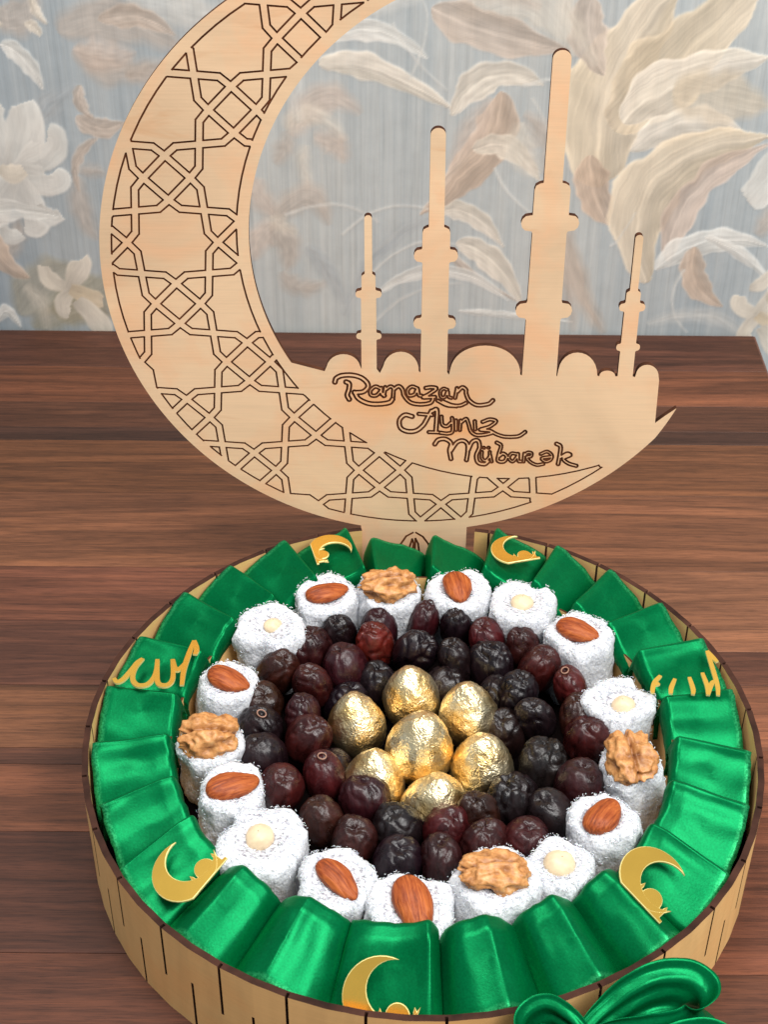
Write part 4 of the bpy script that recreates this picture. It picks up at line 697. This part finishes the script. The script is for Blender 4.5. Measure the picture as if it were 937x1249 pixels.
# ------------------------------------------------------------------ nuts
def almond(parent, L, W, ang, off=(0, 0), z=0, seed=0, tilt=0):
    nu, nv = 40, 26; V = []
    for j in range(nv):
        v = PI*j/(nv-1); x = -math.cos(v); prof = math.sin(v)**.82*(1-.20*x-.10*x*x)
        for i in range(nu):
            u = 2*PI*i/nu; V.append((x*L/2, prof*W/2*math.cos(u)*1.02, prof*W*.34*math.sin(u)))
    V = np.array(V); yy = np.c_[V[:, 0]*90, V[:, 1]*1150, V[:, 2]*700]
    n = 1-2*np.abs(vnoise(yy+seed*7.7, seed)); V[:, 2] += n*.00048*(np.sin(np.linspace(0, PI, nv)).repeat(nu)); V[:, 1] += .5*fbm(V*220, seed+3, 2)*.0008
    V[:, 1] += .0006*np.sin(V[:, 0]*180+seed)
    o = link('almond', mesh('almond', V, grid(nu, nv, True), ALM), parent, (off[0], off[1], z), (R(seed*37 % 14-7), tilt, R(ang))); return o
def walnut(parent, L, W, ang, z, seed):
    nu, nv = 84, 56; V = []; 
    for j in range(nv):
        v = PI*(j+.3)/(nv-.4); 
        for i in range(nu):
            u = 2*PI*i/nu; V.append((-math.cos(v), math.sin(v)*math.cos(u), math.sin(v)*math.sin(u)))
    V = np.array(V)
    r = ridge(V*1.7+seed*3.1, seed, 2); b = fbm(V*4.5+seed, seed+9, 3)
    # two lobes split by a furrow along the length
    fur = np.exp(-(V[:, 1]/.11)**2); ends = np.exp(-((np.abs(V[:, 0])-1.0)/.25)**2)
    cr = np.clip(-(r*.55)+.25, 0, 1)
    rad = 1+.22*r+.09*b-.32*fur*np.clip(V[:, 2]+.4, 0, 1)-.10*ends*fur
    P = V*rad[:, None]*np.array((L/2, W/2, W*.38))
    me = mesh('walnut_half', P, grid(nu, nv, True), WAL)
    at = me.attributes.new('crease', 'FLOAT', 'POINT'); at.data.foreach_set('value', np.clip(cr*1.1+fur*.5*(V[:, 2] > 0), 0, 1).astype(np.float32))
    return link('walnut_half', me, parent, (0, 0, z), (R(-6+seed*5 % 13), R(4), R(ang)))
def hazelnut(parent, r, z, off=(0, 0), seed=0):
    nu, nv = 28, 18; V = []
    for j in range(nv):
        v = PI*(j+.2)/(nv-.6)
        for i in range(nu):
            u = 2*PI*i/nu; V.append((math.sin(v)*math.cos(u), math.sin(v)*math.sin(u), math.cos(v)*.8))
    V = np.array(V); V *= (1+.07*fbm(V*1.6+seed, seed, 3))[:, None]; V *= r
    return link('hazelnut', mesh('hazelnut', V, grid(nu, nv, True), HAZ), parent, (off[0], off[1], z), (.1, .1, seed))

# ------------------------------------------------------------------ coconut rolls
ROLLS = [  # x, y, radius, squareness, tilt toward (deg, amount), nut, label
 (-.0183, .1150, .0186, 2.3, (-90, 4), ('w', .0290, .0205, 12, 1), 'white coconut roll topped with a walnut half at the back under the panel'),
 (.0223, .1150, .0190, 2.1, (-90, 3), ('a', .0215, .0150, -78, 2), 'white coconut roll with an upright almond at the back, second from the panel centre'),
 (.0617, .1030, .0190, 2.6, (200, 3), ('h', .0068, (0, -.0005)), 'large coconut roll with a pale hazelnut at the back right'),
 (.0921, .0750, .0182, 2.8, (160, 4), ('a', .0230, .0135, -24, 3), 'coconut roll with a slanted almond at its far edge, right of the back hazelnut roll'),
 (.1085, .0215, .0176, 3.6, (180, 2), ('h', .0064, (.002, -.004)), 'boxy coconut roll with a pale hazelnut on the right side'),
 (.1130, -.0240, .0172, 2.3, (190, 8), ('w', .0290, .0225, -82, 4), 'coconut roll with a long walnut half on the right side'),
 (.0925, -.0650, .0186, 2.2, (150, 6), ('a', .0230, .0150, 55, 5), 'coconut roll with a tilted almond just below the right walnut roll'),
 (.0655, -.0945, .0186, 2.2, (90, 3), ('h', .0078, (0, 0)), 'small coconut roll with a cream hazelnut at the lower right between almond and walnut'),
 (.0330, -.1045, .0208, 2.4, (80, 4), ('w', .0300, .0215, 6, 6), 'coconut roll with a curled walnut half at the front, right of centre'),
 (-.0060, -.1135, .0212, 2.7, (-90, 10), ('a', .0290, .0165, -78, 7), 'coconut roll with a large almond pointing to the camera at the front centre'),
 (-.0425, -.1010, .0190, 2.2, (-80, 6), ('a', .0245, .0125, -47, 8), 'coconut roll with a diagonal almond at the front left of centre'),
 (-.0806, -.0760, .0218, 2.5, (-60, 4), ('h', .0072, (-.002, .001)), 'biggest coconut roll, plain with a sunken hazelnut, at the lower left'),
 (-.1000, -.0440, .0178, 2.6, (-20, 5), ('a', .0255, .0140, 26, 9), 'coconut roll with a sideways almond between the left walnut roll and the biggest roll'),
 (-.1120, -.0040, .0172, 2.3, (-90, 12), ('w', .0280, .0215, 4, 10), 'coconut roll with a crumbly walnut half at the far left'),
 (-.1090, .0350, .0170, 2.1, (-30, 6), ('a', .0225, .0145, -25, 11), 'coconut roll with a dark orange almond beside the left gold script'),
 (-.0873, .0810, .0188, 2.5, (-40, 4), ('h', .0056, (.001, .001)), 'coconut roll with a small hazelnut in a swirl at the back left'),
 (-.0549, .1095, .0182, 2.2, (-70, 3), ('a', .0235, .0120, 18, 12), 'coconut roll with a long slim almond at the back, left of the walnut roll'),
]
def roll(k, x, y, rad, sq, tilt, nut, label):
    ta, td = tilt; zb, H = .0205, .0435
    t = thing('coconut_roll', label, 'sweet', (x, y, zb), group='coconut covered sweet rolls set in a ring')
    ax = Vector((-math.sin(R(ta)), math.cos(R(ta)), 0)); t.rotation_euler = Matrix.Rotation(R(td*.8), 3, ax).to_euler()
    rr = random.Random(k); rot = rr.random()*PI
    prof = [(.90, 0), (.97, .08), (1.0, .2), (1.0, .32), (1.0, .44), (1.0, .56), (1.0, .68), (.995, .78), (.985, .86), (.955, .925), (.91, .965), (.84, .99), (.75, 1.0), (.62, .998), (.50, .985), (.40, .965), (.30, .955), (.2, .953), (.1, .952), (.004, .952)]
    nu = 110; V = []
    # finer rows
    fine = []
    for a, b in zip(prof[:-1], prof[1:]):
        n = max(1, int(math.hypot((a[0]-b[0])*rad, (a[1]-b[1])*H)/.0011))
        for q in range(n): fine.append((a[0]+(b[0]-a[0])*q/n, a[1]+(b[1]-a[1])*q/n))
    fine.append(prof[-1])
    for pr, pz in fine:
        for i in range(nu):
            u = 2*PI*i/nu; c, s = math.cos(u-rot), math.sin(u-rot)
            q = (abs(c)**sq+abs(s)**sq)**(-1/sq); V.append((pr*rad*q*math.cos(u), pr*rad*q*math.sin(u), pz*H))
    V = np.array(V); d = V/np.array((rad, rad, H))-np.array((0, 0, .5))
    lump = fbm(d*1.5+k*3.3, k, 3)*.0030; fuzz = vnoise(V*1500+k, k)*.00030+vnoise(V*700+k, k+4)*.00030+vnoise(V*330, k+7)*.0003
    nrm = d/(np.linalg.norm(d, axis=1)[:, None]+1e-6); V += nrm*(lump+fuzz)[:, None]; V[:, 2] = np.maximum(V[:, 2], 0)
    F = grid(nu, len(fine), True)
    mi = [0]*len(F)
    for fi in range(len(F)):
        j = fi//nu
        if fine[j][0] < .68 and j > len(fine)/2: mi[fi] = 1
    link('coating', mesh('coating', V, F, [COCO, JELLY], mi), t)
    # loose shreds of coconut: thin bent slivers, dense on the top, sparse on the side
    VV = []; FF = []
    nu_key = nut[0]; hole = {'a': .0, 'h': .36, 'w': .0}[nu_key]
    for q in range(640):
        if q < 560:
            rr_ = math.sqrt(rr.uniform(hole*hole, .98)); a = rr.random()*2*PI; c, s = math.cos(a-rot), math.sin(a-rot); qq = (abs(c)**sq+abs(s)**sq)**(-1/sq)
            pr = rr_*rad*qq*.97; z = H*(1.0 if rr_ > .6 else .952+.048*max(0, (rr_-.3)/.3))-max(0, rr_-.86)*.012
            pos = np.array((pr*math.cos(a), pr*math.sin(a), z)); nr = np.array((0, 0, 1.)) if rr_ < .85 else np.array((math.cos(a)*.6, math.sin(a)*.6, .8))
        else:
            a = rr.random()*2*PI; c, s = math.cos(a-rot), math.sin(a-rot); qq = (abs(c)**sq+abs(s)**sq)**(-1/sq)
            z = H*rr.uniform(.3, .96); pos = np.array((rad*qq*math.cos(a), rad*qq*math.sin(a), z)); nr = np.array((math.cos(a), math.sin(a), .1))
        dd = pos/np.array((rad, rad, H))-np.array((0, 0, .5)); lm = fbm((dd*1.5+k*3.3)[None], k, 3)[0]*.0030
        pos = pos+dd/np.linalg.norm(dd)*lm+nr*.0002
        dv = np.array((rr.gauss(0, 1), rr.gauss(0, 1), rr.gauss(0, 1))); dv -= nr*(dv@nr)*.75; dv /= np.linalg.norm(dv)
        L = rr.uniform(.0008, .0020); wv = np.cross(dv, nr); wv /= np.linalg.norm(wv)+1e-9; wd = rr.uniform(.00009, .00019); bend = rr.uniform(.0, .0007)
        b0 = len(VV)
        for m, (s_, up_) in enumerate(((-.5, 0), (0, bend), (.5, rr.uniform(-.0002, .0003)))):
            p = pos+dv*L*s_+nr*up_; VV += [p-wv*wd, p+wv*wd, p+nr*wd*1.3]
        for m in range(2):
            a0, a1 = b0+3*m, b0+3*m+3; FF += [(a0, a1, a1+2, a0+2), (a0+1, a0+2, a1+2, a1+1)]
    o = link('coconut_shreds', mesh('coconut_shreds', VV, FF, FLAKE, smooth=False), t); o['kind'] = 'stuff'
    if nut[0] == 'a': almond(t, nut[1]*1.12, nut[2]*1.08, nut[3], (0, -.001), H+.0012, nut[4], R(2))
    elif nut[0] == 'w': walnut(t, nut[1], nut[2], nut[3], H+.0022, nut[4])
    else: hazelnut(t, nut[1], H-.0022, nut[2], k)
for k, q in enumerate(ROLLS): roll(k, *q)

# ------------------------------------------------------------------ gold chocolates
CHOC = [(-.0354, .0179, .0154, .048, 'gold foil wrapped chocolate on the left of the upper pair, touching the dark dates'),
 (-.0056, .0382, .0154, .050, 'pointed gold foil chocolate at the back of the cluster'),
 (-.0009, -.0057, .0172, .055, 'gold foil chocolate raised in the centre of the other six'),
 (.0263, .0250, .0156, .049, 'gold foil chocolate at the back right of the cluster'),
 (-.0256, -.0233, .0156, .046, 'gold foil chocolate at the front left of the cluster'),
 (.0323, -.0132, .0164, .048, 'gold foil chocolate at the front right beside a crinkled black date'),
 (.0069, -.0400, .0174, .045, 'gold foil chocolate at the very front of the cluster')]
def choc(k, x, y, r, zc, label):
    r *= 1.03
    nu, nv = 72, 54; V = []
    for j in range(nv):
        v = PI*(j+.25)/(nv-.5); c = math.cos(v)
        pr = math.sin(v)*(1-.20*c-.10*c*c); 
        for i in range(nu):
            u = 2*PI*i/nu; V.append((pr*math.cos(u), pr*math.sin(u), c*1.28))
    V = np.array(V); d = V/np.linalg.norm(V, axis=1)[:, None]
    rg = ridge(d*3.2+k*5.3, k, 3)*.020+fbm(d*1.3+k, k+3, 2)*.035-np.abs(vnoise(d*9+k, k+8))*.022+np.abs(vnoise(d*19+k, k+18))*.014
    V = V*(1+rg[:, None])*r
    t = link('gold_chocolate', mesh('gold_chocolate', V, grid(nu, nv, True), FOIL), None, (x, y, zc-.002), (R(-8+k*5 % 17), R(-6+k*7 % 13), k*1.3))
    tag(t, label, 'chocolate', 'gold foil chocolates piled in the middle')
for k, q in enumerate(CHOC): choc(k, *q)

# ------------------------------------------------------------------ dates
PU, BK, WR, RD, BR_ = (.024, .0045, .0062, 1), (.0085, .0042, .0052, 1), (.042, .0060, .0055, 1), (.075, .009, .006, 1), (.026, .0062, .0048, 1)
DSC = 1.08
DATES = [  # x, y, radius, colour, wrinkle, label
 (-.0464, .0902, .0092, BK, .5, 'small black date directly below the slim almond roll at the back'),
 (-.0234, .0944, .0098, PU, .3, 'smooth plum date directly in front of the back walnut roll'),
 (-.0630, .0752, .0112, PU, 1.2, 'purple date with a pale bloom next to the swirled hazelnut roll at the back left'),
 (-.0257, .0817, .0104, RD, 1.4, 'long red wrinkled date among the dark ones behind the gold chocolates'),
 (.0023, .1009, .0092, PU, .4, 'small plum date in the gap between the back walnut and upright almond rolls'),
 (-.0019, .0760, .0110, BK, 1.6, 'black wrinkled date just behind the pointed gold chocolate'),
 (-.0810, .0583, .0110, BR_, .3, 'smooth dark brown date touching both the swirled hazelnut roll and left almond roll'),
 (-.0428, .0616, .0122, PU, .5, 'large plump purple date above left of the pointed gold chocolate'),
 (-.0609, .0467, .0102, WR, .5, 'upright wine brown date above left of the leftmost gold chocolate'),
 (-.0880, .0303, .0118, BR_, .5, 'brown date lying right of the dark orange almond roll'),
 (-.0648, .0211, .0096, PU, 1.0, 'small dull date squeezed between two larger ones left of the chocolates'),
 (-.0877, .0134, .0112, BK, .8, 'black date with a glossy dimple right of the far left walnut roll'),
 (-.0614, .0045, .0114, WR, .8, 'wine red date touching the left side of the gold chocolates'),
 (-.0857, -.0099, .0122, BK, .2, 'smooth black date below the dimpled one by the far left walnut roll'),
 (-.0740, -.0313, .0116, WR, .4, 'reddish date right of the sideways almond roll on the left'),
 (-.0515, -.0227, .0106, WR, .3, 'wine date with a round stem scar left of the front left chocolate'),
 (-.0301, -.0390, .0122, PU, .5, 'purple date covering the lower edge of the front left gold chocolate'),
 (-.0513, -.0533, .0106, BR_, .3, 'dark brown date right of the biggest coconut roll'),
 (.0220, .0968, .0090, BK, .4, 'small black date below the upright almond roll at the back'),
 (.0398, .0848, .0104, WR, .5, 'wine brown date left of the big back right hazelnut roll'),
 (.0206, .0684, .0092, BK, .9, 'small black date right behind the back right gold chocolate, left of a wrinkled one'),
 (.0407, .0645, .0108, BK, 1.7, 'deeply wrinkled black date above the back right gold chocolate'),
 (.0609, .0794, .0094, BR_, .6, 'brown date half hidden below the big back right hazelnut roll'),
 (.0678, .0623, .0112, WR, .5, 'round wine date lower left of the slanted almond roll'),
 (.0850, .0455, .0096, RD, .5, 'bright red brown date next to the boxy hazelnut roll'),
 (.0542, .0400, .0110, BK, 1.3, 'black creased date right of the back right gold chocolate'),
 (.0872, .0204, .0110, BR_, .5, 'dark date touching the left face of the boxy hazelnut roll'),
 (.0625, .0212, .0096, BK, .6, 'narrow black date with a rusty red tip right of the chocolates'),
 (.0898, .0054, .0112, WR, 1.1, 'long creased wine date left of the right walnut roll'),
 (.0644, -.0126, .0120, BK, 1.3, 'large wrinkled dark date right of the front right gold chocolate'),
 (.0826, -.0275, .0122, PU, .2, 'smooth plum date below the long creased one, beside the right walnut roll'),
 (.0453, -.0397, .0114, BK, 1.8, 'crinkled black date against the foil of the front right chocolate'),
 (.0659, -.0484, .0116, BK, .3, 'smooth black date left of the tilted almond roll'),
 (-.0346, -.0664, .0114, BR_, .3, 'brown date behind the diagonal almond roll at the front'),
 (-.0131, -.0586, .0124, BK, .6, 'wide black date directly below the front most gold chocolate on its left'),
 (.0112, -.0587, .0116, WR, .5, 'wine date directly below the front most gold chocolate on its right'),
 (-.0131, -.0792, .0118, BK, .5, 'dark date directly behind the front centre almond roll'),
 (.0086, -.0796, .0114, PU, .5, 'upright plum date between the front centre almond and curled walnut rolls'),
 (.0283, -.0494, .0100, BR_, 1.0, 'small dull date tucked between wine and crinkled black dates at the front right'),
 (.0308, -.0684, .0114, BR_, .7, 'brown date directly behind the curled walnut roll'),
 (.0508, -.0649, .0114, WR, .4, 'wine date behind the small cream hazelnut roll at the lower right')]
SUNK = ['sunken black date right of the back right gold chocolate', 'sunken black date in the gap behind the upper left chocolate', 'sunken dark date between the front right chocolate and the crinkled black date', 'sunken dark date in the gap behind the pointed and back right chocolates', 'sunken dark date left of the front left chocolate', 'sunken black date between the large plump purple date and the leftmost chocolate', 'sunken dark date below the deeply wrinkled black date at the back right', 'sunken dark date under the front most gold chocolate on its left']
for q in ((.0455, .0180), (-.0255, .0560), (.0500, -.0260), (.0130, .0530), (-.0470, -.0100), (-.0420, .0400), (.0440, .0460), (-.0080, -.0540)):
    DATES.append((q[0], q[1], .0112, BK, .8, SUNK[len(DATES)-41]))
def date(k, x, y, r, col, wr, label):
    r *= DSC; rr = random.Random(100+k); nu, nv = 60, 44; V = []
    for j in range(nv):
        v = PI*(j+.2)/(nv-.6); c = math.cos(v); pr = math.sin(v)**.86
        for i in range(nu):
            u = 2*PI*i/nu; V.append((pr*math.cos(u), pr*math.sin(u), c))
    V = np.array(V); d = V.copy(); L = .0158/r
    asp = 1+rr.uniform(-.10, .10)
    wv = vnoise(np.c_[d[:, 0]*1.3, d[:, 1]*1.3, d[:, 2]*.9]+k*7, k)*.06
    rg = (1-2*np.abs(vnoise(np.c_[d[:, 0]*3.0, d[:, 1]*3.0, d[:, 2]*1.3]+k*3, k+1)))
    cr = -np.exp(-(vnoise(np.c_[d[:, 0]*2.2, d[:, 1]*2.2, d[:, 2]*1.1]+k*11, k+2)/.10)**2)
    cap = -.10*np.exp(-((1-d[:, 2])/.035)**2)
    rad = 1+wv+(.030*rg+.095*cr)*(wr*.75+.22)+.018*(1-2*np.abs(vnoise(np.c_[d[:, 0]*7, d[:, 1]*7, d[:, 2]*2.2]+k*5, k+12)))*(wr*.7+.3)+fbm(d*5+k, k+6, 2)*.012+cap
    V = V*rad[:, None]*np.array((asp, 1/asp, L))*r
    V[:, 2] += (np.sin(np.arctan2(d[:, 1], d[:, 0])*rr.choice((1, 2))+rr.random()*6)*.0006)
    o = link('date', mesh('date', V, grid(nu, nv, True), DATE), None, (x, y, .0466 if k < 41 else .0375), (rr.uniform(-.34, .34), rr.uniform(-.34, .34), rr.random()*6), color=tuple(c_*rr.uniform(.8, 1.25) for c_ in col[:3])+(1,))
    tag(o, label, 'date', 'dates packed round the gold chocolates')
    if k in (11, 15, 24):
        V = []; n = 20; a0 = rr.random()
        for i in range(n):
            a = 2*PI*i/n
            for q in range(6):
                b = 2*PI*q/6; rr2 = .0026+.00045*math.cos(b); V.append((rr2*math.cos(a), rr2*math.sin(a)*.8, .00045*math.sin(b)))
        F = []
        for i in range(n):
            for q in range(6):
                a, b = i*6+q, i*6+(q+1) % 6; c, e = ((i+1) % n)*6+q, ((i+1) % n)*6+(q+1) % 6; F.append((a, b, e, c))
        link('stem_scar', mesh('stem_scar', V, F, SCAR), o, (0, 0, .0158*.955))
for k, q in enumerate(DATES): date(k, *q)

# ------------------------------------------------------------------ bow tied in front of the rim
def strip(name, pts, wid, parent, seed=0, closed=False, puff=0.0, wdir=(-.10, -.62, .78)):
    q = np.array(pts, float); pp = np.vstack([2*q[0]-q[1], q, 2*q[-1]-q[-2]]); o = []
    for i in range(1, len(pp)-2):
        for j in range(10):
            u = j/10; a, b, c, d = pp[i-1:i+3]; o.append(.5*((2*b)+(-a+c)*u+(2*a-5*b+4*c-d)*u*u+(-a+3*b-3*c+d)*u**3))
    o.append(q[-1]); o = np.array(o); n = len(o); m = 15
    tg = np.gradient(o, axis=0); tg /= np.linalg.norm(tg, axis=1)[:, None]
    W = np.array(wdir, float); W /= np.linalg.norm(W); V = []
    for i in range(n):
        s = i/(n-1); wv = W-tg[i]*(W@tg[i]); wv /= np.linalg.norm(wv); nr = np.cross(tg[i], wv)
        ww = wid[0]+(wid[1]-wid[0])*math.sin(PI*s)**.6 if not closed else wid[1]
        for k in range(m):
            f = k/(m-1)-.5
            cr = .0020*math.sin(k*1.35+seed+s*3)*(1-math.sin(PI*s)*.72)+.0012*math.sin(f*7+seed)+puff*(.25-f*f)
            V.append(o[i]+wv*f*ww+nr*cr)
    V = np.array(V); V += (fbm(V*120+seed, seed, 2)*.0005)[:, None]*np.array((.3, .6, .8))
    ob = link(name, mesh(name, V, grid(m, n), SATIN), parent); md = ob.modifiers.new('s', 'SOLIDIFY'); md.thickness = .0004; md.offset = 0
    return ob
def build_bow():
    K = Vector((.067, -.190, .0605))
    t = thing('ribbon_bow', 'green satin bow tied against the front right of the tray rim', 'bow', K)
    f = lambda *q: [tuple(Vector(p)-K) for p in q]
    strip('loop', f((.067, -.189, .0600), (.080, -.180, .0650), (.095, -.173, .0720), (.109, -.169, .0720), (.119, -.171, .0680), (.121, -.179, .0630), (.112, -.186, .0600), (.098, -.188, .0610), (.082, -.189, .0610), (.068, -.190, .0600)), (.012, .026), t, 1, wdir=(-.15, .55, .82))
    strip('loop', f((.068, -.190, .0570), (.084, -.192, .0540), (.103, -.192, .0560), (.121, -.188, .0560), (.129, -.193, .0510), (.118, -.198, .0450), (.098, -.202, .0450), (.080, -.199, .0510), (.069, -.192, .0570)), (.014, .028), t, 5, wdir=(-.15, .45, .88))
    strip('loop', f((.067, -.190, .0600), (.060, -.184, .0640), (.053, -.1805, .0650), (.046, -.182, .0630), (.042, -.187, .0595), (.046, -.191, .0580), (.055, -.192, .0590), (.066, -.192, .0600)), (.011, .023), t, 9, wdir=(.12, .50, .85))
    strip('loop', f((.066, -.192, .0560), (.056, -.199, .0540), (.044, -.202, .0520), (.034, -.205, .0480), (.038, -.212, .0440), (.052, -.209, .0480), (.066, -.196, .0560)), (.012, .024), t, 21, wdir=(.1, .45, .88))
    g = lambda u, v, d=0: (u*.92+d*.35, u*.38-d*.9, v)
    strip('tail', [g(0, -.004, .003), g(-.010, -.016, .012), g(-.018, -.032, .014), g(-.028, -.050, .012)], (.014, .022), t, 3, wdir=(.92, .38, 0))
    strip('tail', [g(0, -.004, .003), g(.012, -.018, .013), g(.022, -.034, .016), g(.034, -.052, .016)], (.014, .022), t, 13, wdir=(.92, .38, 0))
    nu, nv = 30, 18; V = []
    for j in range(nv):
        v = PI*(j+.2)/(nv-.6)
        for i in range(nu):
            u = 2*PI*i/nu; V.append((math.sin(v)*math.cos(u)*.0085, math.sin(v)*math.sin(u)*.0065, math.cos(v)*.0085))
    V = np.array(V); V *= (1+.10*np.sin(V[:, 0]*900)[:, None]*.6); V += np.array((.001, -.004, -.002))
    link('knot', mesh('knot', V, grid(nu, nv, True), SATIN), t)
build_bow()
